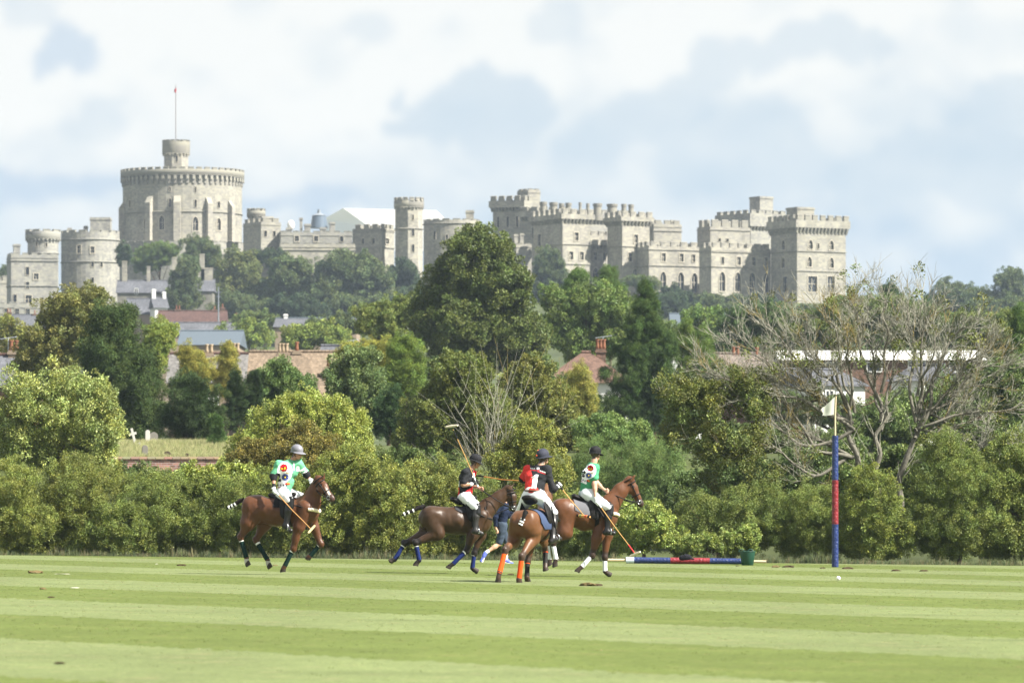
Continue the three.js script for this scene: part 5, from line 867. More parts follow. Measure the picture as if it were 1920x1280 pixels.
// print on cloth: the canvas lies flat across one direction of the garment, the other side keeps the plain corner
function printed(geo, right, face, box, plain) {
  const g = geo.toNonIndexed(), p = g.attributes.position, uv = new Float32Array(p.count * 2), a = V(0, 0, 0), b = V(0, 0, 0), c = V(0, 0, 0), [u0, u1, v0, v1] = box;
  for (let k = 0; k < p.count; k += 3) {
    a.fromBufferAttribute(p, k); b.fromBufferAttribute(p, k + 1); c.fromBufferAttribute(p, k + 2); const n = b.clone().sub(a).cross(c.clone().sub(a)).normalize(), on = n.dot(face) > .02;
    [a, b, c].forEach((q, j) => { const o = (k + j) * 2; uv[o] = on ? clamp((q.dot(right) - u0) / (u1 - u0), .004, .996) : plain[0] + .002 * q.x; uv[o + 1] = on ? clamp((q.y - v0) / (v1 - v0), .004, .996) : plain[1] + .002 * q.y; });
  }
  g.setAttribute('uv', new THREE.BufferAttribute(uv, 2)); return g;
}
function clothCanvas(w, h, draw) { const cv = document.createElement('canvas'); cv.width = w; cv.height = h; draw(cv.getContext('2d'), w, h); const t = new THREE.CanvasTexture(cv); t.colorSpace = THREE.SRGBColorSpace; t.magFilter = THREE.LinearFilter; return t; }

function helmet(parent, H, shellMat, o = {}) {
  const dome = (rx, ry, rz, y0) => { const g = new THREE.SphereGeometry(1, 28, 14, 0, Math.PI * 2, 0, Math.PI / 2); g.scale(rx, ry, rz); g.translate(0, y0, 0); return g; }, tilt = new THREE.Matrix4().makeRotationX(o.tilt ?? .08), M = H.basis.clone().multiply(new THREE.Matrix4().makeTranslation(0, .024, -.006)).multiply(tilt);
  const mb = new MB(); mb.add(dome(.112, .115, .132, .045), M); const low = new THREE.CylinderGeometry(1, .98, .05, 28, 1, true); low.scale(.112, 1, .132); low.translate(0, .022, 0); mb.add(low, M); const hm = mb.build('helmet', shellMat, parent);
  const br = new THREE.BufferGeometry(), p = [], ix = [], n = 36; for (let k = 0; k < n; k++) { const a = k / n * 6.2832, s = Math.sin(a), c = Math.cos(a), w = .007 + .072 * Math.pow(Math.max(0, c), 1.2) + .01 * Math.max(0, -c); for (const [q, y] of [[0, .012], [w, .0 - .018 * Math.max(0, c)], [w, -.007 - .018 * Math.max(0, c)], [0, .0]]) p.push(s * (.111 + q), y, c * (.131 + q)); }
  for (let k = 0; k < n; k++) for (let q = 0; q < 4; q++) { const A = k * 4 + q, Bq = k * 4 + (q + 1) % 4, C = ((k + 1) % n) * 4 + q, D = ((k + 1) % n) * 4 + (q + 1) % 4; ix.push(A, C, Bq, Bq, C, D); }
  br.setAttribute('position', new THREE.Float32BufferAttribute(p, 3)); br.setIndex(ix); br.computeVertexNormals(); br.applyMatrix4(M); part('brim', br, o.brim ?? shellMat, hm);
  const st = new MB(), loc = (x, y, z) => V(x, y, z).applyMatrix4(M); st.tube([loc(.1, .0, -.02), loc(.085, -.06, .02), loc(.03, -.125, .055), loc(0, -.135, .06), loc(-.03, -.125, .055), loc(-.085, -.06, .02), loc(-.1, 0, -.02)], .0075, 5); st.tube([loc(.1, .0, .06), loc(.085, -.06, .02)], .007, 5); st.tube([loc(-.1, .0, .06), loc(-.085, -.06, .02)], .007, 5); st.build('chin_strap', blackPad, hm);
  const dec = (name, m, pts, r) => { const q = new MB(); q.tube(pts.map(([az, el]) => loc(.115 * Math.sin(az) * Math.cos(el), .045 + .117 * Math.sin(el), .135 * Math.cos(az) * Math.cos(el))), r, 5); q.build(name, m, hm); };
  return { hm, dec, M, loc };
}
function makeRider(f, label, j, o) {
  const t = thing('person', label, 'person', f.pos, f.phi, o.group ?? 'polo riders'), { pelvis, chest, neck, head, face } = j, skin = o.skin ?? [.52, .30, .21];
  const hipR = off(pelvis, .02, -.02, .1), hipL = off(pelvis, .02, -.02, -.1), waist = lerp3(pelvis, chest, .5), tw = o.twist ?? 1.25;
  const torso = (g) => [B(pelvis, waist, .118 + g, .112 + g, 1.22), B(waist, chest, .112 + g, .128 + g, tw), B(chest, lerp3(chest, neck, .5), .125 + g, .08 + g, tw), B(j.shR, j.shL, .062 + g, .062 + g), B(j.shR, lerp3(j.shR, waist, .45), .06 + g, .075 + g), B(j.shL, lerp3(j.shL, waist, .45), .06 + g, .075 + g)];
  const H = headParts(head, face, o.headUp), arm = (s, e, w) => [B(s, e, .05, .042), B(e, lerp3(e, w, .35), .044, .042), B(e, w, .042, .028)];
  const legs = (g, kn, an, hip) => [B(hip, kn, .1 + g, .062 + g)];
  const skinCol = (x, y, z) => { const n = noise(x * 30, y * 30, z * 30); let c = skin.map((v, k) => v * (.92 + .16 * n)); for (const s of [-1, 1]) { const e = H.to(s * .034, .006, .092); if (Math.hypot(x - e[0], y - e[1], z - e[2]) < .014) c = [.05, .035, .03]; } const m = H.to(0, -.06, .1); if (Math.hypot(x - m[0], (y - m[1]) * 2.2, z - m[2]) < .024) c = [c[0] * .8, c[1] * .55, c[2] * .55]; const hr = V(x, y, z).applyMatrix4(H.inv ??= H.basis.clone().invert()); if (Math.abs(hr.x) < .12 && hr.y > -.09 && hr.y < .14 && hr.z < .015 - Math.max(0, -hr.y) * .6 && hr.z > -.14 && Math.abs(hr.x) < .1 && (hr.y > -.055 || hr.z < -.03)) c = o.hair ?? [.05, .035, .025]; return c; };
  const bareLegs = o.legs === 'bare';
  const bodyBones = [...torso(-.012), ...arm(j.shR, j.elR, j.waR), ...arm(j.shL, j.elL, j.waL), B(lerp3(chest, neck, .6), neck, .07, .055), B(neck, off(head, 0, -.02, 0), .054, .06), B(hipR, j.knR, .09, .055), B(hipL, j.knL, .09, .055), B(j.knR, lerp3(j.knR, j.anR, .35), .054, .056), B(lerp3(j.knR, j.anR, .3), j.anR, .056, .034), B(j.knL, lerp3(j.knL, j.anL, .35), .054, .056), B(lerp3(j.knL, j.anL, .3), j.anL, .056, .034), B(j.anR, j.toR, .034, .026), B(j.anL, j.toL, .034, .026)];
  const hr = handBones(j.waR, j.haR, j.gripR ?? [0, 0, 1]), hl = handBones(j.waL, j.haL, j.gripL ?? [0, 0, 1]);
  const hb = (w, h) => [B(w, lerp3(w, h, .3), .028, .026)];
  part('body', mergeGeos([bodyGeo(bodyBones, .0125, 70, skinCol), bodyGeo(H.bones, .0055, 130, skinCol), bodyGeo([...hb(j.waR, j.haR), ...hr], .0042, 320, skinCol), bodyGeo([...hb(j.waL, j.haL), ...hl], .0042, 320, skinCol)]), phys(0xffffff, .55, { vertexColors: true }), t);
  const grow = (list, g) => list.map((b) => { const c = [...b]; c[6] += g; c[7] += g; return c; });
  // shirt
  const sl = o.sleeve ?? .82, slL = o.sleeveL ?? sl, sleeve = (s, e, w, k) => k > 1 ? [B(s, e, .07, .062), B(e, lerp3(e, w, k - 1), .062, .05)] : [B(s, lerp3(s, e, k), .074, .078)];
  let shirt = clip(bodyGeo([...torso(.026), ...sleeve(j.shR, j.elR, j.waR, sl), ...sleeve(j.shL, j.elL, j.waL, slL)], .0115, 60), (x, y, z) => y > pelvis[1] - .02 - .03 * noise(x * 14, 2, z * 14) && Math.hypot(x - neck[0], y - neck[1] - .03, z - neck[2]) > .075);
  { // folds in the cloth
    const p = shirt.attributes.position, n = shirt.attributes.normal; for (let k = 0; k < p.count; k++) { const x = p.getX(k), y = p.getY(k), z = p.getZ(k), w = .026 * (noise(x * 9 + y * 7, y * 17 - x * 12, z * 9) - .5) + .008 * (noise(x * 24, y * 34, z * 24) - .5); p.setXYZ(k, x + n.getX(k) * w, y + n.getY(k) * w, z + n.getZ(k) * w); } shirt.computeVertexNormals(); }
  if (o.print) shirt = printed(shirt, o.print.right, o.print.face, o.print.box, o.print.plain ?? [.03, .03]);
  part('shirt', shirt, o.print ? mat(0xffffff, .85, { map: o.print.map, side: THREE.DoubleSide }) : mat(o.shirt, .85, { side: THREE.DoubleSide }), t);
  if (o.collar) { const mb = new MB(), pts = []; for (let k = 0; k <= 14; k++) { const a = k / 14 * 6.2832; pts.push(V(neck[0] + Math.cos(a) * .068, neck[1] - .028 - .012 * Math.cos(a), neck[2] + Math.sin(a) * .072)); } mb.tube(pts, .014, 6, false); mb.build('collar', o.collar, t); }
  // breeches or shorts
  const folds = (g, amp) => { const p = g.attributes.position, n = g.attributes.normal; for (let k = 0; k < p.count; k++) { const x = p.getX(k), y = p.getY(k), z = p.getZ(k), w = amp * (noise(x * 14 - y * 18, y * 9 + x * 14, z * 11) - .5); p.setXYZ(k, x + n.getX(k) * w, y + n.getY(k) * w, z + n.getZ(k) * w); } g.computeVertexNormals(); return g; };
  const tk = o.trouser ?? 1;
  part('breeches', folds(bodyGeo([B(off(pelvis, 0, -.02, 0), off(pelvis, 0, .06, 0), .13, .122, 1.22), B(hipR, lerp3(hipR, j.knR, tk), .126, .084), B(hipL, lerp3(hipL, j.knL, tk), .126, .084), B(off(hipR, -.06, .0, -.02), lerp3(hipR, j.knR, .3), .1, .1), B(off(hipL, -.06, .0, .02), lerp3(hipL, j.knL, .3), .1, .1)], .0125, 55), .014), o.breeches ?? whiteCloth, t);
  if (o.belt) { const mb = new MB(), pts = [], c = off(pelvis, 0, .075, 0); for (let k = 0; k <= 24; k++) { const a = k / 24 * 6.2832; pts.push(V(c[0] + Math.cos(a) * .139, c[1], c[2] + Math.sin(a) * .139 * 1.2)); } mb.tube(pts, .017, 6, false); mb.build('belt', o.belt, t); }
  for (const [kn, an, to, sgn] of [[j.knR, j.anR, j.toR, 1], [j.knL, j.anL, j.toL, -1]]) {
    const heel = off(lerp3(an, to, -.28), 0, -.035, 0), ball = off(to, 0, -.01, 0);
    if (bareLegs) { part('sock', bodyGeo([B(lerp3(kn, an, .78), an, .047, .044)], .009, 90), whiteCloth, t); const sh = part('shoe', bodyGeo([B(heel, ball, .04, .034), B(an, lerp3(an, to, .3), .042, .04)], .009, 70), mat(S(96, 110, 196), .7), t); const so = new MB(); so.tube([V(...off(heel, -.02, -.028, 0)), V(...off(ball, .02, -.026, 0))], [.034, .03], 8); so.build('sole', bandWhite, sh); }
    else {
      const bt = part('boot', bodyGeo([B(lerp3(kn, an, .05), lerp3(kn, an, .4), .074, .07), B(lerp3(kn, an, .4), an, .068, .05), B(an, heel, .046, .04), B(an, ball, .044, .034), B(heel, ball, .036, .034)], .0115, 60), o.boot ?? phys(S(18, 17, 18), .36), t);
      part('knee_guard', bodyGeo([B(off(kn, .025, .03, sgn * .01), off(lerp3(kn, an, .24), .03, 0, sgn * .01), .066, .074)], .0115, 60), phys(S(18, 18, 20), .36), t);
      const q = new MB(), c = V(...lerp3(an, to, .55)).add(V(0, .01, 0)), pts = []; for (let k = 0; k <= 10; k++) { const a = -.5 + (Math.PI + 1) * k / 10; pts.push(c.clone().add(V(0, .075 * Math.sin(a) + .0, .062 * Math.cos(a)))); } q.tube(pts, .009, 6).tube([pts[0], pts[10]], .014, 6); const iron = q.build('stirrup_iron', steel, t); const s2 = new MB(); s2.tube([c.clone().add(V(0, .08, 0)), V(...off(pelvis, .12, -.22, sgn * .31))], .014, 5); s2.build('stirrup_leather', leather, iron);
    }
  }
  for (const [k, w, h, hbn] of [['R', j.waR, j.haR, hr], ['L', j.waL, j.haL, hl]]) if (o['glove' + k]) part('glove', bodyGeo(grow([...hb(w, h), ...hbn], .0032), .0042, 320), o['glove' + k], t);
  for (const [e, m, s, w] of o.pads ?? []) part('elbow_pad', bodyGeo([B(lerp3(s, e, .72), e, .066, .07), B(e, lerp3(e, w, .3), .07, .06)], .0115, 60), m, t);
  for (const [e, w, m] of o.cuffs ?? []) part('wrist_band', bodyGeo([B(lerp3(e, w, .78), lerp3(e, w, .95), .038, .036)], .007, 100), m, t);
  return { t, H };
}
// mallet between two world points, head along a third direction
function mallet(label, grip, end, headA, headB, caneMat, headMat, o = {}) {
  const t = thing('polo_mallet', label, 'mallet', [grip.x, grip.y, grip.z], 0, 'polo mallets'), l = (p) => p.clone().sub(grip), e = l(end), d = e.clone().normalize();
  const bend = e.clone().multiplyScalar(.5).add(V(0, o.bow ?? -.015, 0)), mb = new MB(); mb.tube([d.clone().multiplyScalar(.0), bend.clone().multiplyScalar(.5), bend, e.clone().multiplyScalar(.78), e], [.0115, .0105, .0095, .009, .0088], 7); mb.build('cane', caneMat, t);
  const g = new MB(); g.tube([d.clone().multiplyScalar(-.1), d.clone().multiplyScalar(-.06), d.clone().multiplyScalar(.12)], [.019, .015, .016], 8); g.build('grip', o.grip ?? blackPad, t);
  if (o.tip) { const q = new MB(); q.tube([e.clone().addScaledVector(d, -.22), e.clone().addScaledVector(d, -.02)], [.0135, .0135], 7); q.build('cane_wrap', o.tip, t); }
  if (headA) { const a = l(headA), b = l(headB), q = new MB(); q.tube([a, a.clone().lerp(b, .04), a.clone().lerp(b, .2), a.clone().lerp(b, .5), a.clone().lerp(b, .8), a.clone().lerp(b, .96), b], [.016, .021, .025, .027, .025, .021, .016], 10); const hd = q.build('mallet_head', headMat, t); for (const [s, m] of o.bands ?? []) { const w = new MB(); w.tube([a.clone().lerp(b, s - .07), a.clone().lerp(b, s + .07)], .0275, 10); w.build('paint_band', m, hd); } }
  return t;
}

// ------------------------------------------------ A: chestnut with mint rider, grey helmet
const MINT = '#64a883', GREEN2 = '#4d9d76';
const skull = (x, cx, cy, s, turn = 0) => {   // sugar skull print: white dome, rose, flower eye, nose, teeth
  x.save(); x.translate(cx, cy); x.rotate(turn); x.scale(s, s);
  const el = (X, Y, a, b, c) => { x.fillStyle = c; x.beginPath(); x.ellipse(X, Y, a, b, 0, 0, 6.2832); x.fill(); };
  el(0, -6, 13, 17, '#dfe4ea'); el(0, -6, 12, 16, '#f7f7f7'); el(-5, 11, 9, 9, '#f1f1f4'); x.fillStyle = '#f1f1f4'; x.fillRect(-13, 10, 17, 13);
  for (let k = 0; k < 7; k++) { const a = k / 7 * 6.28; el(-2 + 4 * Math.cos(a), -13 + 4 * Math.sin(a), 3, 3, k % 2 ? '#9c1420' : '#c4202c'); } el(-2, -13, 3.4, 3.2, '#7c0f18'); el(-5, -11, 2, 1.3, '#e8c832'); el(0, -12, 1.6, 2.4, '#e0b92a');
  for (let k = 0; k < 10; k++) { const a = k / 10 * 6.28; el(1 + 6.0 * Math.cos(a), 3 + 6.0 * Math.sin(a), 2, 2, '#c9d0dc'); } el(1, 3, 5.8, 5.8, '#1c1f45'); for (let k = 0; k < 8; k++) { const a = k / 8 * 6.28; el(1 + 4 * Math.cos(a), 3 + 4 * Math.sin(a), 1.1, 1.1, '#5a67a8'); } el(1, 3, 1.4, 1.4, '#f0d040');
  el(-12, 1, 4.5, 4.8, '#1a1a22'); el(-10.5, 8.5, 1.6, 3, '#15151a'); el(-7.5, 8.5, 1.6, 3, '#15151a'); el(5, 14, 4.5, 2.2, '#c23a34'); el(6, 13.4, 1.6, 1, '#e6a23a'); el(9, -7, 3, 1, '#8fae7a'); el(5, -4, 4, .8, '#b99a4a');
  for (let k = 0; k < 7; k++) { el(-11 + k * 2.4, 17, 1, 2.2, k % 2 ? '#c8c8d4' : '#33333e'); } el(-9, 21, 4, 1, '#8d3a44'); x.restore();
};
{
  const f = figure(545, 1077, 100, -14, Z1), J = f.J;
  const pel = J(560, 520), P = J(845, 425, .1), E = J(880, 478, .16), M = J(945, 565, .22);
  makePony(f, 'chestnut pony with white blaze and dark green leg wraps, leftmost pony', {
    R: J(325, 650), BB: J(500, 678), C: J(735, 690), Wi: J(690, 575), N: J(775, 600, .03), NM: J(815, 510, .06), P, E, M,
    hind: [[J(275, 760, .15), J(212, 880, .14), J(262, 1045, .13), J(264, 1100, .13)], [J(405, 770, -.15), J(333, 905, -.14), J(428, 1062, -.13), J(436, 1118, -.13)]],
    fore: [[J(685, 800, .16), J(642, 968, .14), J(572, 1108, .13), J(545, 1152, .13)], [J(795, 790, -.15), J(858, 930, -.14), J(772, 1030, -.14), J(742, 1052, -.14)]],
    ears: [[J(822, 415, .06), J(820, 378, .05)], [J(884, 405, .14), J(893, 368, .15)]], eyes: [off(E, -.045, .03, .072), off(E, -.02, .045, .06)], socks: [0, 1], blaze: V(.55, .3, .8).normalize(),
    coat: [.088, .035, .016], points: [.072, .03, .014], muzzle: [.06, .035, .03], mane: [.10, .035, .015], tail: [J(240, 580), J(170, 610), J(103, 650)], tailColor: [.02, .015, .012], bands: [.52, .7, .88],
    wrap: mat(S(18, 42, 38), .85), strap: bandWhite, seat: [pel[0], pel[1] - .06], fleece: true, hand: J(775, 430, -.12), girth: leather, padBack: .14, padDrop: .16, pad: mat(S(28, 28, 30), .9) });
  const map = clothCanvas(1024, 1024, (x, w, h) => {
    x.fillStyle = MINT; x.fillRect(0, 0, w, h); x.save(); x.scale(10.24, 10.24); x.translate(-500, -840);
    skull(x, 534, 890, 1.1, .04); x.fillStyle = '#f4f6f4'; x.fillRect(550, 866, 2, 14); x.fillStyle = '#3d8f6c'; x.fillRect(540, 857, 12, 3);
    x.fillStyle = '#f2f4f6'; x.fillRect(556, 873, 5, 9); x.fillStyle = '#c85a66'; x.fillRect(557.5, 875, 2, 3); x.fillStyle = '#f4f6f4'; x.save(); x.translate(568, 883); x.rotate(-.5); x.fillRect(-6, -5, 13, 3.5); x.fillRect(-5, 1, 13, 4); x.restore(); x.restore();
  });
  const c = Math.cos(f.phi), s = Math.sin(f.phi), right = V(c, 0, s), U = (px) => (px - f.OX) / f.sc, Vv = (py) => (f.GY - py) / f.sc;
  const jA = { pelvis: pel, chest: J(600, 345), neck: J(640, 258, .0), head: J(668, 208, .01), face: [.93, -.12, .45], shR: J(525, 300, .15), elR: J(482, 390, .2), waR: J(487, 480, .3), haR: J(498, 512, .34), shL: J(680, 292, -.05), elL: J(742, 375, -.12), waL: J(768, 415, -.12), haL: J(778, 432, -.1), knR: J(618, 585, .34), anR: J(585, 785, .36), toR: J(625, 822, .40), knL: J(705, 560, -.3), anL: J(680, 770, -.34), toL: J(740, 800, -.36), gripR: [.6, -.7, .1], gripL: [.4, .9, 0] };
  const r = makeRider(f, 'rider in mint green skull print shirt and grey helmet', jA, { print: { map, right, face: V(-s, 0, c), box: [U(500), U(600), Vv(940), Vv(840)] }, collar: mat(S(62, 140, 106), .85), skin: [.42, .22, .15], pads: [[jA.elR, blackPad, jA.shR, jA.waR], [jA.elL, blackPad, jA.shL, jA.waL]], gloveR: whiteCloth, gloveL: whiteCloth, cuffs: [[jA.elR, jA.waR, blackPad]], sleeve: .8, sleeveL: .85 });
  const h = helmet(r.t, r.H, phys(S(112, 112, 120), .5), { tilt: .0 }); h.dec('stripe', bandWhite, [[1.5, .15], [1.5, .55], [1.45, .85]], .006); h.dec('badge', bandWhite, [[2.0, .1], [2.3, .12]], .008);
  const g = f.W(jA.haR), d0 = -g.z; mallet('mallet with pale cane pointing down across the chestnut pony', g, at(...Z1([780, 820]), d0 - .5), at(...Z1([757, 850]), d0 - .55), at(...Z1([812, 788]), d0 - .45), mat(S(176, 132, 84), .55), mat(S(182, 168, 126), .6), { grip: whiteCloth });
}
// ------------------------------------------------ B: dark bay with rider in black and red, raised mallet
{
  const f = figure(862, 1077, 105, 8, Z2), J = f.J, pel = J(685, 605), P = J(1010, 555), E = J(1035, 610), M = J(1050, 695);
  makePony(f, 'dark bay pony with royal blue leg wraps at full stretch', {
    R: J(435, 775), BB: J(620, 790), C: J(790, 800), Wi: J(800, 665), N: J(850, 700), NM: J(935, 630), P, E, M,
    hind: [[J(480, 880, .16), J(320, 955, .14), J(345, 1085, .13), J(308, 1122, .13)], [J(400, 880, -.15), J(235, 960, -.14), J(160, 1080, -.13), J(118, 1095, -.13)]],
    fore: [[J(745, 905, .16), J(700, 1010, .14), J(598, 1112, .13), J(552, 1142, .13)], [J(800, 900, -.15), J(757, 1030, -.14), J(742, 1145, -.14), J(768, 1170, -.14)]],
    ears: [[J(1012, 545, .06), J(1030, 512, .07)], [J(1032, 540, -.05), J(1055, 512, -.06)]], eyes: [off(E, -.02, .03, .07)],
    coat: [.046, .024, .012], points: [.014, .011, .010], mane: [.012, .01, .009], tail: [J(388, 682), J(300, 712), J(213, 748)], tailColor: [.012, .01, .01], bands: [.5, .7, .88],
    wrap: mat(S(22, 36, 86), .8), strap: bandWhite, seat: [pel[0], pel[1] - .06], hand: J(808, 552, .05), padBack: .22, padDrop: .2, pad: mat(S(52, 52, 56), .9) });
  const map = clothCanvas(512, 512, (x, w, h) => { x.fillStyle = '#232427'; x.fillRect(0, 0, w, h); x.save(); x.scale(5.12, 5.12); x.translate(-850, -850); x.fillStyle = '#cf3034'; x.beginPath(); x.moveTo(850, 912); x.lineTo(861, 915); x.lineTo(862, 940); x.lineTo(850, 940); x.fill(); x.beginPath(); x.moveTo(866, 940); x.lineTo(868, 926); x.lineTo(886, 913); x.lineTo(900, 900); x.lineTo(900, 940); x.fill(); x.beginPath(); x.moveTo(887, 880); x.lineTo(894, 880); x.lineTo(896, 893); x.lineTo(889, 893); x.fill(); x.fillStyle = '#eceef0'; x.fillRect(886, 888, 4, 8); x.fillRect(859, 903, 2, 10); x.restore(); });
  const c = Math.cos(f.phi), s = Math.sin(f.phi), U = (px) => (px - f.OX) / f.sc, Vv = (py) => (f.GY - py) / f.sc;
  const jB = { pelvis: pel, chest: J(700, 470), neck: J(738, 398), head: J(762, 350, 0), face: [.98, -.22, .1], shR: J(692, 430, .17), elR: J(675, 518, .24), waR: J(745, 515, .20), haR: J(772, 502, .17), shL: J(735, 430, -.16), elL: J(730, 530, -.22), waL: J(790, 540, -.02), haL: J(812, 552, .02), knR: J(772, 690, .33), anR: J(765, 862, .36), toR: J(812, 880, .38), knL: J(790, 690, -.32), anL: J(775, 850, -.35), toL: J(830, 872, -.37), gripR: [-.35, .93, .05], gripL: [0, 1, .2] };
  const r = makeRider(f, 'rider in black shirt with red hem lifting a mallet', jB, { print: { map, right: V(c, 0, s), face: V(-s, 0, c), box: [U(850), U(950), Vv(950), Vv(850)] }, skin: [.36, .19, .12], cuffs: [[jB.elR, jB.waR, whiteCloth]], gloveR: blackPad, sleeve: .86, boot: phys(S(40, 38, 38), .45) });
  helmet(r.t, r.H, mat(S(34, 34, 37), .8), { tilt: .12 });
  const g = f.W(jB.haR), d0 = -g.z; mallet('raised mallet standing up beside the black helmet', g, at(...Z2([598, 100]), d0 - .1), at(...Z2([543, 82]), d0), at(...Z2([633, 69]), d0 - .2), cane, mat(S(222, 212, 190), .6), { tip: blackPad, bow: .01, grip: whiteCloth });
  mallet('orange cane reaching level behind the rider numbered one', f.W(off(jB.haL, .0, .25, -.25)).setY(at(892, 892, 105).y), at(988, 903, 104.4), null, null, mat(S(186, 124, 68), .55), cane, { bow: -.02 });
}
// ------------------------------------------------ C: bay seen from behind, rider number one
{
  const f = figure(1004, 1092.5, 93, 66, Z3), K = f.K, pel = K(402, 512, -.12), P = K(505, 470, 1.0), E = K(515, 520, 1.12), M = K(520, 600, 1.25);
  makePony(f, 'bay pony seen from behind with orange hind leg wraps', {
    R: K(345, 735, -.52), BB: K(415, 745, 0), C: K(480, 740, .48), Wi: K(470, 610, .45), N: K(490, 620, .62), NM: K(498, 540, .82), P, E, M,
    hind: [[K(400, 830, -.42), K(312, 975, -.88), K(292, 1140, -.92), K(290, 1168, -.93)], [K(255, 850, -.5), K(190, 930, -.92), K(148, 1090, -1.12), K(132, 1158, -1.16)]],
    fore: [[K(480, 850, .45), K(492, 930, .55), K(491, 1035, .42), K(490, 1078, .36)], [K(395, 860, .35), K(358, 1010, .30), K(352, 1130, .2), K(354, 1162, .24)]],
    ears: [[K(490, 455, 1.0), K(488, 415, 1.0)], [K(520, 455, 1.0), K(524, 418, 1.0)]],
    coat: [.115, .05, .021], points: [.05, .03, .02], mane: [.012, .01, .009], tail: [K(345, 640, -.80), K(330, 672, -.85), K(298, 745, -.87)], tailColor: [.012, .011, .011], bands: [.52, .7, .88],
    wrap: mat(S(206, 76, 22), .8), wrapHind: mat(S(206, 76, 22), .8), wrapFore: mat(S(38, 36, 34), .8), strap: null, strapFore: mat(S(206, 76, 22), .8), seat: [pel[0], pel[1] - .06], padDrop: .5, padBack: .34, hand: K(380, 440, .38), pad: mat(S(58, 70, 96), .9) });
  const map = clothCanvas(1024, 1024, (x, w, h) => {
    x.fillStyle = '#26272a'; x.fillRect(0, 0, w, h); x.save(); x.scale(10.24, 10.24); x.translate(-965, -835);
    x.fillStyle = '#cc3a36'; x.beginPath(); x.moveTo(975, 870); x.lineTo(993, 872); x.lineTo(998, 892); x.lineTo(1005, 912); x.lineTo(1012, 922); x.lineTo(1010, 930); x.lineTo(970, 930); x.fill();
    x.fillStyle = '#f0f1f3'; x.beginPath(); x.moveTo(995.3, 895.8); x.lineTo(1005, 890); x.lineTo(1009.5, 890.5); x.lineTo(1005, 917); x.lineTo(996.5, 914); x.lineTo(999, 896.5); x.closePath(); x.fill();
    x.save(); x.translate(994, 878.6); x.rotate(.1); x.font = 'bold 3.6px sans-serif'; x.fillText('POLO', 0, 1.5); x.restore(); x.fillRect(1006.6, 877, 5, 4); x.fillStyle = '#cf4a50'; x.fillRect(1008, 880, 3, 3.5); x.fillStyle = '#e9eaec'; x.save(); x.translate(1012, 882.6); x.rotate(.34); for (let k = 0; k < 6; k++) x.fillRect(k * 2, -1 + .3 * (k % 2), 1.5, 2.2); x.restore(); x.fillStyle = '#c8383c'; x.save(); x.translate(994, 881); x.rotate(.1); x.fillRect(0, 0, 13, 1.2); x.restore(); x.save(); x.translate(1008, 883.5); x.rotate(.33); x.fillRect(0, 0, 16, 1.6); x.restore(); x.restore();
  });
  const c = Math.cos(f.phi), s = Math.sin(f.phi), U = (px) => (px - f.OX) / f.sc, Vv = (py) => (f.GY - py) / f.sc;
  const jC = { pelvis: pel, chest: K(425, 385, .02), neck: K(458, 290, .06), head: K(474, 238, .10), face: [.95, .12, .32], shR: K(500, 325, .02), elR: K(548, 470, .05), waR: K(578, 452, .25), haR: K(593, 440, .32), shL: K(365, 328, .08), elL: K(322, 392, .2), waL: K(355, 430, .36), haL: K(372, 440, .4), knR: K(552, 650, .26), anR: K(545, 845, .10), toR: K(598, 838, .26), knL: K(300, 640, .26), anL: K(300, 840, .1), toL: K(290, 850, .3), gripR: [.2, .6, -.7], gripL: [.3, .9, 0] };
  const r = makeRider(f, 'rider with white number one on black and red back', jC, { print: { map, right: V(c, 0, s), face: V(-s, 0, c), box: [U(965), U(1065), Vv(935), Vv(835)], plain: [.9, .9] }, skin: [.45, .26, .18], sleeve: 1.65, sleeveL: .8, belt: leatherBrown, pads: [[jC.elR, blackPad, jC.shR, jC.waR], [jC.elL, blackPad, jC.shL, jC.waL]], gloveR: whiteCloth, gloveL: blackPad, boot: phys(S(34, 31, 30), .35), twist: 1.3, headUp: V(-.25, 1, -.05).normalize() });
  const h = helmet(r.t, r.H, mat(S(52, 54, 66), .7), { tilt: -.05 }); const OR = mat(S(232, 104, 62), .7); h.dec('stripe', OR, [[2.2, .75], [1.7, .85], [1.2, .75], [.95, .4]], .008); h.dec('badge', OR, [[2.75, .05], [3.0, .0]], .017);
  const g = f.W(jC.haR), d0 = -g.z; mallet('mallet with striped head hanging beside the rider numbered one', g, at(...Z3([776, 660]), d0 - .2), at(...Z3([730, 664]), d0), at(...Z3([826, 676]), d0 - .3), cane, mat(S(216, 160, 96), .6), { bands: [[.08, blackPad], [.92, blackPad], [.3, mat(S(120, 150, 90), .6)], [.7, mat(S(200, 80, 60), .6)]] });
}
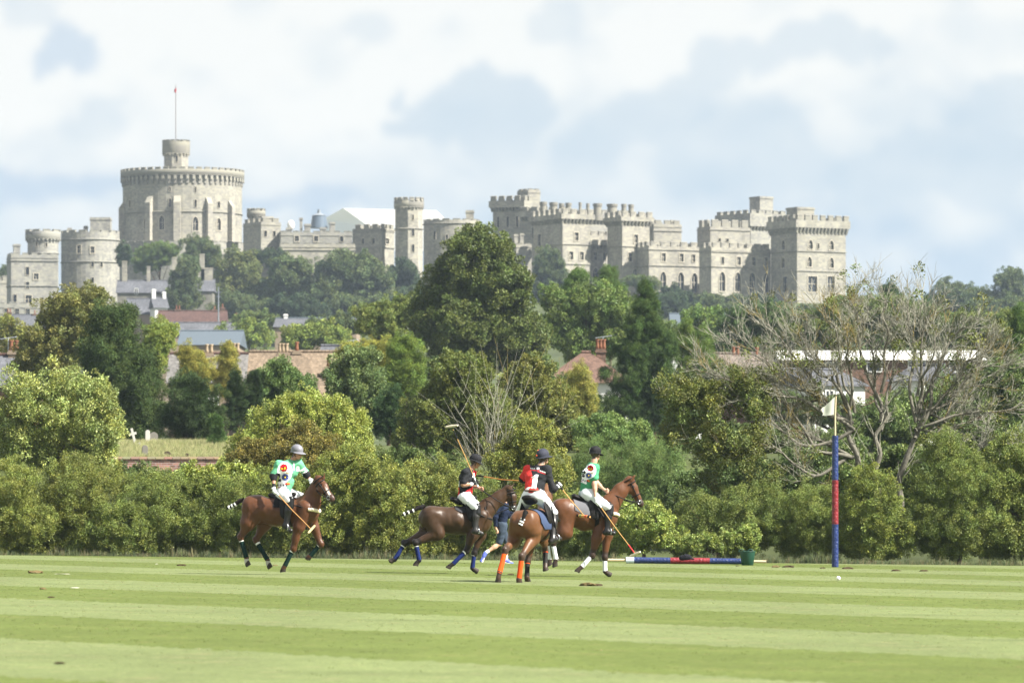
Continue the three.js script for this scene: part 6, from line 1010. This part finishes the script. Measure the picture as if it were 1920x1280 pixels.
// ------------------------------------------------ D: bay with rider number two
{
  const f = figure(1092, 1083, 102, 12, Z3), J = f.J, pel = J(800, 505), P = J(1122, 415), E = J(1150, 468), M = J(1205, 578);
  makePony(f, 'bright bay pony with white leg wraps at the right of the group', {
    R: J(620, 640), BB: J(780, 675), C: J(935, 690), Wi: J(915, 560), N: J(985, 580), NM: J(1055, 490), P, E, M,
    hind: [[J(640, 790, .16), J(545, 870, .14), J(570, 1000, .13), J(552, 1050, .13)], [J(580, 790, -.15), J(505, 880, -.14), J(520, 1005, -.13), J(515, 1040, -.13)]],
    fore: [[J(880, 835, .15), J(842, 968, .14), J(765, 1055, .13), J(718, 1090, .13)], [J(955, 820, -.14), J(938, 985, -.14), J(940, 1090, -.14), J(968, 1118, -.14)]],
    ears: [[J(1135, 405, .06), J(1162, 372, .08)], [J(1118, 405, -.05), J(1125, 374, -.06)]], eyes: [off(E, -.01, .035, .07)],
    coat: [.098, .039, .017], points: [.035, .022, .016], mane: [.02, .012, .009], tail: [J(540, 570), J(510, 640), J(490, 720)], tailColor: [.012, .01, .009], bands: [],
    wrap: mat(S(226, 228, 232), .8), strap: null, seat: [pel[0], pel[1] - .06], fleece: true, hand: J(950, 488, .0), pad: mat(S(96, 96, 100), .9) });
  const map = clothCanvas(1024, 1024, (x, w, h) => {
    x.fillStyle = '#468f69'; x.fillRect(0, 0, w, h); x.save(); x.scale(10.24, 10.24); x.translate(-1060, -845);
    skull(x, 1104, 890, .86, .42); x.strokeStyle = '#f4f6f5'; x.lineWidth = 2.4; x.beginPath(); x.moveTo(1093, 868); x.quadraticCurveTo(1101, 864, 1102, 868); x.quadraticCurveTo(1100, 874, 1090, 883.5); x.lineTo(1095.5, 884); x.stroke(); x.fillStyle = '#cfe6d8'; x.fillRect(1087, 887.5, 8, 1); x.restore();
  });
  const c = Math.cos(f.phi), s = Math.sin(f.phi), U = (px) => (px - f.OX) / f.sc, Vv = (py) => (f.GY - py) / f.sc;
  const jD = { pelvis: pel, chest: J(825, 365), neck: J(858, 265, 0), head: J(866, 215, -.01), face: [.8, -.08, -.62], shR: J(862, 315, .15), elR: J(858, 435, .22), waR: J(866, 540, .3), haR: J(884, 578, .34), shL: J(835, 310, -.15), elL: J(880, 430, -.22), waL: J(930, 475, -.05), haL: J(952, 488, 0), knR: J(968, 615, .34), anR: J(950, 790, .37), toR: J(1000, 800, .40), knL: J(980, 610, -.32), anL: J(960, 780, -.35), toL: J(1010, 795, -.37), gripR: [.6, -.75, .1], gripL: [.1, 1, 0] };
  const r = makeRider(f, 'rider numbered two in green skull print shirt and black helmet', jD, { print: { map, right: V(c, 0, s), face: V(-s, 0, c), box: [U(1060), U(1160), Vv(945), Vv(845)] }, skin: [.50, .28, .19], gloveR: whiteCloth, sleeve: .62, breeches: mat(S(214, 218, 224), .85) });
  const h = helmet(r.t, r.H, mat(S(28, 28, 30), .75), { tilt: .02 });
  const zb = (pts) => h.dec('emblem', bandWhite, pts, .0055); zb([[2.62, .42], [2.36, .42], [2.58, .14], [2.34, .12]]); zb([[2.3, .3], [2.12, .24], [2.14, .02], [2.3, -.02], [2.3, .28]]); h.dec('badge', bandWhite, [[1.3, .05], [1.22, .08]], .009);
  const g = f.W(jD.haR), d0 = -g.z; mallet('mallet with red wrapped tip reaching down before the bay pony', g, at(...Z3([1160, 948]), d0 - .4), at(...Z3([1124, 972]), d0 - .3), at(...Z3([1203, 938]), d0 - .5), cane, mat(S(226, 214, 196), .6), { tip: mat(S(196, 56, 60), .7), grip: whiteCloth });
}
// ------------------------------------------------ the runner on foot behind the ponies
{
  const f = figure(930, 1052, 128, 15, Z2), J = f.J, pel = J(960, 790);
  const jR = { pelvis: J(958, 800), chest: J(968, 700), neck: J(985, 620), head: J(992, 570), face: [1, -.05, 0], shR: J(955, 645, .16), elR: J(915, 740, .2), waR: J(918, 820, .18), haR: J(926, 850, .17), shL: J(985, 645, -.16), elL: J(1010, 730, -.2), waL: J(1050, 700, -.14), haL: J(1065, 690, -.13), knR: J(945, 940, .1), anR: J(838, 1010, .1), toR: J(808, 1065, .1), knL: J(1000, 930, -.1), anL: J(995, 1062, -.1), toL: J(1040, 1082, -.1), gripR: [0, 0, 1], gripL: [0, 0, 1] };
  makeRider(f, 'runner in navy jacket, grey shorts and blue trainers behind the ponies', jR, { shirt: S(24, 33, 54), sleeve: 1.85, skin: [.52, .30, .2], legs: 'bare', trouser: .92, breeches: mat(S(58, 68, 82), .85), group: 'people on foot' });
}
// ---------------------------------------------------------------- goal posts, bucket, balls, divots
const padBlue = tex(256, 256, (u, v) => { const k = .85 + .3 * (tf(u, v, 6, 3, 4) - .5) + .2 * (tnoise(u * 1, v, 24, 8) - .5); return [.13 * k, .215 * k, .45 * k]; }, .5), padRed = tex(256, 256, (u, v) => { const k = .85 + .3 * (tf(u, v, 6, 13, 4) - .5) + .2 * (tnoise(u, v, 24, 18) - .5); return [.56 * k, .145 * k, .185 * k]; }, .5);
const crease = tex(256, 256, (u, v) => { const k = tf(u, v, 8, 33, 4); return [k, k, k]; }, .35, false);
const PB = phys(0xffffff, .42, { map: padBlue, bumpMap: crease, bumpScale: .02 }), PR = phys(0xffffff, .42, { map: padRed, bumpMap: crease, bumpScale: .02 }), woodM = mat(S(188, 172, 142), .7);
{
  const d = 11750 / (1063.5 - 965 - .0104 * 606), s = F / d, x = (1566.5 - 960) / s, t = thing('goal_post', 'upright goal post padded in blue and red with a white pennant', 'goal post', [x, groundY(x, d) + .006, -d]), k = (py) => (1063.5 - py) / s, R = 6.3 / s;
  const pad = (y0, y1, m, r0, r1) => { const mb = new MB(), n = 8, pts = [], rr = []; for (let q = 0; q <= n; q++) { pts.push(V(0, mix(k(y0), k(y1), q / n), 0)); rr.push(mix(r0, r1, q / n) * (1 + .02 * Math.sin(q * 2.3))); } mb.tube(pts, rr, 16); mb.build('pad', m, t); };
  pad(1063.3, 983, PB, R, R * .98); pad(982.8, 900.5, PR, R * .98, R * .96); pad(900.2, 817, PB, R * .96, R * .93);
  const mb = new MB(); mb.tube([[0, .05, 0], [0, k(775), 0], [.02, k(743), 0]], [.03, .022, .018], 8); mb.build('pole', woodM, t);
  const g = new THREE.PlaneGeometry(1, 1, 14, 10), p = g.attributes.position, L1 = 25 / s; for (let q = 0; q < p.count; q++) { const u = .5 - p.getX(q), v = p.getY(q) + .5, h0 = k(743), h1 = k(777), a = 1 - u; const yTop = mix(h0, k(768), u), yB = mix(h1, k(781), u); p.setXYZ(q, .01 - u * L1 + .02 * u * Math.sin(v * 5), mix(yB, yTop, v) + (u > .8 ? .02 : 0), .05 * Math.sin(u * 5 + v) * u); } g.computeVertexNormals(); part('pennant', g, phys(S(214, 216, 204), .85, { side: THREE.DoubleSide, transmission: .35, thickness: 0 }), t);
}
{
  const d = 131.8, s = F / d, x0 = (1172 - 960) / s, x1 = (1437 - 960) / s, t = thing('goal_post', 'spare goal post lying on the grass, padded blue, red, blue', 'goal post', [x0, groundY(x0, d) + .09, -d]);
  const X = (px) => (px - 1172) / s, Y = (px) => (groundY(x0 + X(px), d) - groundY(x0, d)), seg = (name, a, b, r, m) => { const mb = new MB(), n = 6, pts = [], rr = []; for (let q = 0; q <= n; q++) { const u = mix(a, b, q / n); pts.push(V(X(u), Y(u), 0)); rr.push(r * (1 + .03 * Math.sin(q * 1.9))); } mb.tube(pts, rr, 14); mb.build(name, m, t); };
  seg('pole', 1135, 1437, .036, woodM); seg('end_cap', 1174, 1189, .086, mat(S(186, 198, 214), .6)); seg('pad', 1189.3, 1257, .085, PB); seg('pad', 1257.3, 1331, .084, PR); seg('pad', 1331.3, 1400, .08, PB);
}
{
  const d = 129.8, s = F / d, x = (1402 - 960) / s, t = thing('bucket', 'dark green rubber bucket with two handles beside the lying post', 'bucket', [x, groundY(x, d) + .006, -d]), m = phys(S(22, 66, 52), .5), h = 25 / s, r0 = 11 / s, r1 = 14.5 / s;
  part('tub', new THREE.LatheGeometry([[0, 0], [r0, 0], [r1, h], [r1 + .012, h + .005], [r1 + .012, h + .02], [r1 - .012, h + .018], [r0 - .012, .02], [0, .02]].map(([a, b]) => new THREE.Vector2(a, b)), 28), m, t);
  for (const q of [-1, 1]) { const mb = new MB(), pts = []; for (let k = 0; k <= 10; k++) { const a = Math.PI * k / 10; pts.push(V(q * r1 * .55 + .07 * Math.cos(a) - .04, h + .07 * Math.sin(a), q * r1 * .6)); } mb.tube(pts, .013, 7, false); mb.build('handle', m, t); }
}
{
  const ball = (label, px, py) => { const d = 11750 / (py - 965 - .0104 * (px - 960)), x = (px - 960) / F * d, g = new THREE.IcosahedronGeometry(.043, 4), p = g.attributes.position; for (let k = 0; k < p.count; k++) { const q = V(p.getX(k), p.getY(k), p.getZ(k)), w = 1 + .02 * (noise(q.x * 90, q.y * 90, q.z * 90) - .5); p.setXYZ(k, q.x * w, q.y * w, q.z * w); } g.computeVertexNormals(); g.translate(0, .043, 0); const m = part(numbered('polo_ball'), g, mat(S(235, 234, 228), .6), scene); m.position.set(x, groundY(x, d) + .007, -d); m.userData = { label, category: 'ball', group: 'polo balls' }; };
  ball('white ball on the stripe in front of the goal post', 1572.5, 1088.5); ball('white ball lying beside the green bucket', 1380, 1056);
  const d = 131.3, x = (1287 - 960) / F * d, t = thing('black_cap', 'crumpled black cap lying on the spare goal post', 'cap', [x, groundY(x, d) + .12, -d]);
  part('cap_crown', bodyGeo([B([-.12, .05, 0], [.08, .06, 0], .07, .06, 1.1), B([-.02, .1, .02], [.04, .1, 0], .05, .04)], .012, 40), mat(S(28, 28, 34), .9), t); part('peak', bodyGeo([B([.1, .04, .0], [.2, .02, .03], .03, .018, 2.2)], .01, 60), mat(S(34, 34, 42), .9), t);
}
{ // divots: clods of turf kicked up, and pale scraps
  const r = rng(5150), soil = mat(S(62, 52, 36), 1), soilL = mat(S(96, 84, 56), 1), pale = mat(S(190, 188, 172), .9);
  const clod = (label, px, py, w, m, name = 'divot', flat = .4) => { const d = 11750 / (py - 965 - .0104 * (px - 960)), x = (px - 960) / F * d, g = new THREE.IcosahedronGeometry(1, 2), p = g.attributes.position; const sd = r() * 50; for (let k = 0; k < p.count; k++) { const q = V(p.getX(k), p.getY(k), p.getZ(k)), n = .6 + .8 * noise(q.x * 1.9 + sd, q.y * 1.9, q.z * 1.9 + 3); p.setXYZ(k, q.x * n * w, Math.max(q.y * n, -.1) * w * flat, q.z * n * w * 1.3); } g.computeVertexNormals(); const o = part(numbered(name), g, m, scene); o.position.set(x, groundY(x, d) + .012, -d); o.rotation.y = r() * 6; o.userData = { label, category: name === 'divot' ? 'divot' : 'scrap', group: name === 'divot' ? 'divots on the field' : 'pale scraps on the field' }; };
  clod('large torn divot below the bay pony with orange wraps', 1102, 1099, .14, soilL); clod('smaller divot right of the large torn one', 1118, 1099, .09, soil);
  clod('dark divot left of the goal post foot', 1478, 1064, .12, soil); clod('broad flat divot nearest to the green bucket', 1455, 1064, .1, soilL); clod('dark divot right of the goal post foot', 1590, 1067, .11, soil); clod('small divot just left of the goal post foot', 1543, 1066, .07, soil); clod('pair like divot farther right of the goal post', 1680, 1071, .09, soil); clod('lone divot at the far right of the field', 1733, 1071.5, .08, soil);
  clod('brown divot at the far left of the field', 65, 1075, .12, soilL); clod('small divot in the light stripe left of the chestnut pony', 340, 1061, .09, soil); clod('tan divot in the dark stripe at the left', 80, 1105.5, .06, soilL); clod('dark clod at the lower left of the field', 95, 1121.5, .045, soil); clod('tiny divot under the dark bay pony', 958, 1078, .06, soil); clod('small divot behind the lying post', 1383, 1062, .05, soil); clod('little clod in front of the chestnut pony hind legs', 515, 1061, .05, soilL); clod('worn divot at the lower left edge of the picture', 110, 1246, .05, soil, 'divot', .25);
  clod('white scrap at the left of the field', 139, 1103.2, .07, pale, 'scrap', .12); clod('thin white scrap farther off at the left', 117, 1077, .12, pale, 'scrap', .05); clod('white speck on the dark stripe left of the chestnut pony', 293, 1058.5, .03, pale, 'scrap');
}
// ---------------------------------------------------------------- the half dead tree and bare stems
const barkPale = mat(0xffffff, .9, { vertexColors: true, map: tex(128, 256, (u, v) => { const k = .7 + .45 * tf(u, v * .5, 16, 45, 3); return [.78 * k, .775 * k, .755 * k]; }, .5) });
function bough(mb, r, p, dir, len, rad, depth, o) {
  rad = Math.max(rad, .0068);
  const pts = [p.clone()], rr = [rad], n = depth > 2 ? 6 : 4; let q = p.clone(), d = dir.clone();
  for (let k = 1; k <= n; k++) { d.add(V((r() - .5) * o.wig, (r() - .5) * o.wig + o.lift, (r() - .5) * o.wig)).normalize(); q = q.clone().addScaledVector(d, len / n); pts.push(q); rr.push(rad * mix(1, .42, k / n)); }
  const lich = noise(p.x * 2.2, p.y * 2.2, p.z * 2.2 + 7); const g = .8 + .4 * r(); mb.col = lich > .7 ? L(.44 * g, .36 * g, .15 * g) : depth > 1 ? L(.36 * g, .345 * g, .29 * g) : L(.56 * g, .55 * g, .475 * g);
  mb.tube(pts, rr, depth > 2 ? 7 : depth > 0 ? 4 : 3, false);
  if (o.tips && depth <= 1) o.tips.push([pts.at(-1), d.clone(), .9 + .3 * r()], [pts[Math.floor(n / 2)], d.clone(), .9 + .3 * r()]);
  if (depth <= 0) return;
  const kids = depth > 2 ? 5 : depth === 2 ? 5 : 4;
  for (let k = 0; k < kids; k++) { const i = clamp(Math.floor((.25 + .75 * (k + r()) / kids) * n), 1, n), b = pts[i], along = pts[i].clone().sub(pts[i - 1]).normalize(), s = V(r() - .5, r() - .35, r() - .5).normalize(), nd = along.multiplyScalar(1.2).addScaledVector(s, .95).normalize(); bough(mb, r, b, nd, len * (.42 + .3 * r()), rr[i] * .62, depth - 1, o); }
}
{
  const d = 142, r = rng(4242), P = (x, y, z = 0) => { const v = at(x, y, d); v.z += z; return v; }, foot = P(1665, 1035), t = thing('half_bare_tree', 'wide half bare tree with leafy left boughs behind the goal post', 'tree', [0, 0, 0]);
  foot.y = groundY(foot.x, d);
  const mb = new MB(), thin = [], leafTips = [];
  const limb = (pts, r0, r1, depth, leafy) => {
    const V3 = []; pts.forEach((p, k) => { if (k) { const a = pts[k - 1], t = .5; V3.push(P(mix(a[0], p[0], t) + 22 * (r() - .5), mix(a[1], p[1], t) + 18 * (r() - .5), mix(a[2] ?? 0, p[2] ?? 0, t) + .25 * (r() - .5))); } V3.push(P(...p)); }); const c = new THREE.CatmullRomCurve3(V3), n = pts.length * 6, Q = c.getPoints(n), rr = Q.map((_, k) => mix(r0, r1, k / n)); mb.col = L(.29, .275, .235); mb.tube(Q, rr, 8, false);
    const len = c.getLength(); for (let k = 0; k < Math.round(len * 3.6); k++) { const u = .22 + .78 * (k + r()) / (len * 3.6), i = clamp(Math.floor(u * n), 1, n - 1), along = Q[i + 1].clone().sub(Q[i - 1]).normalize(), s = V(r() - .5, r() - .3, r() - .5).normalize(); bough(mb, r, Q[i], along.multiplyScalar(1.35).add(s).normalize(), .6 + .75 * r(), Math.min(rr[i] * .5, .016), depth, { wig: .42, lift: .03, tips: leafy ? leafTips : thin }); }
    bough(mb, r, Q[n], Q[n].clone().sub(Q[n - 2]).normalize(), .5, r1 * .9, 2, { wig: .3, lift: .05, tips: leafy ? leafTips : thin });
  };
  // stems rise from one stool and fan out into an arching crown [px, py, depth offset m]
  limb([[1628, 1040], [1618, 930, .1], [1606, 850, .1], [1590, 800, .1]], .12, .06, 0); limb([[1672, 1040, -.2], [1690, 940, -.1], [1700, 860, 0], [1728, 790, .1]], .13, .06, 0); limb([[1650, 1040, .2], [1648, 930, .2], [1650, 850, .2], [1652, 800, .2]], .10, .05, 0);
  const ends = [[1295, 770, 1, 1], [1325, 700, .9], [1375, 650, .8], [1430, 600, .4], [1490, 590, -.3], [1545, 575, .3], [1600, 568, -.4], [1650, 565, .3], [1705, 572, -.3], [1760, 585, .4], [1815, 610, -.2], [1860, 645, .4], [1895, 690, -.1], [1910, 760, .5], [1360, 860, 1.1, 1], [1470, 680, -.6], [1690, 620, -.7], [1800, 680, -.7], [1580, 630, .8], [1420, 720, -.4], [1370, 740, .5], [1850, 720, -.5], [1885, 830, .4], [1820, 790, -.4], [1500, 640, .6], [1750, 640, .7], [1620, 600, -.9], [1310, 730, .2]];
  for (const [ex, ey, ez, leafy] of ends) {
    const sx = ex < 1600 ? 1606 - 16 * r() : ex > 1690 ? 1712 + 16 * r() : 1652, sy = mix(900, 800, clamp((860 - ey) / 300, 0, 1)) - 70 * r(), side = clamp(Math.abs(ex - sx) / 300, 0, 1);
    limb([[sx, sy, .1], [mix(sx, ex, .3) + 14 * (r() - .5), mix(sy, ey, .3) + 34 * side - 10 + 70 * (r() - .6), ez * .4], [mix(sx, ex, .62) + 20 * (r() - .5), mix(sy, ey, .62) + 8 * side - 14 + 60 * (r() - .55), ez * .8], [ex, ey, ez]], .046 + .022 * r(), .012, 2, leafy);
  }
  mb.build('trunk', barkPale, t);
  const r2 = rng(99), spots = leafTips.filter(([q]) => q.x < at(1440, 0, d).x && r2() < .5).concat(crownSpots([[1320, 790, 60, 50, -.8], [1290, 740, 40, 40, -.8], [1370, 845, 60, 40, -.8], [1270, 820, 36, 40, -.8], [1430, 885, 46, 30, -.9], [1330, 890, 50, 30, -1]], d, r2, 1.3, 3, .26));
  crown(t, 'hedge', spots.concat(thin.filter(() => r2() < .007)), L(.15, .18, .05), r2, .25, .9, .15);
  t.position.copy(foot); for (const m of t.children) m.position.sub(foot);
  // bare stems left of the golden maple
  const b = thing('bare_shrub', 'bare grey stems rising beside the golden maple bush', 'shrub', [0, 0, 0]), sm = new MB(), r3 = rng(31);
  for (const [x0, y0, x1, y1] of [[925, 900, 898, 790], [928, 900, 920, 770], [932, 900, 935, 745], [935, 905, 948, 760], [938, 905, 962, 785], [930, 905, 905, 840]]) { const a = at(x0, y0, 140.6), e = at(x1, y1, 140.4 + r3() * .4); a.y = groundY(a.x, 140.6); bough(sm, r3, a, e.clone().sub(a).normalize(), a.distanceTo(e), .015, 2, { wig: .12, lift: .02 }); }
  sm.build('stems', barkPale, b); const o = V(at(935, 900, 140.6).x, groundY(at(935, 900, 140.6).x, 140.6), -140.6); b.position.copy(o); b.children[0].position.sub(o);
}
shade(scene);
renderer.render(scene, camera);
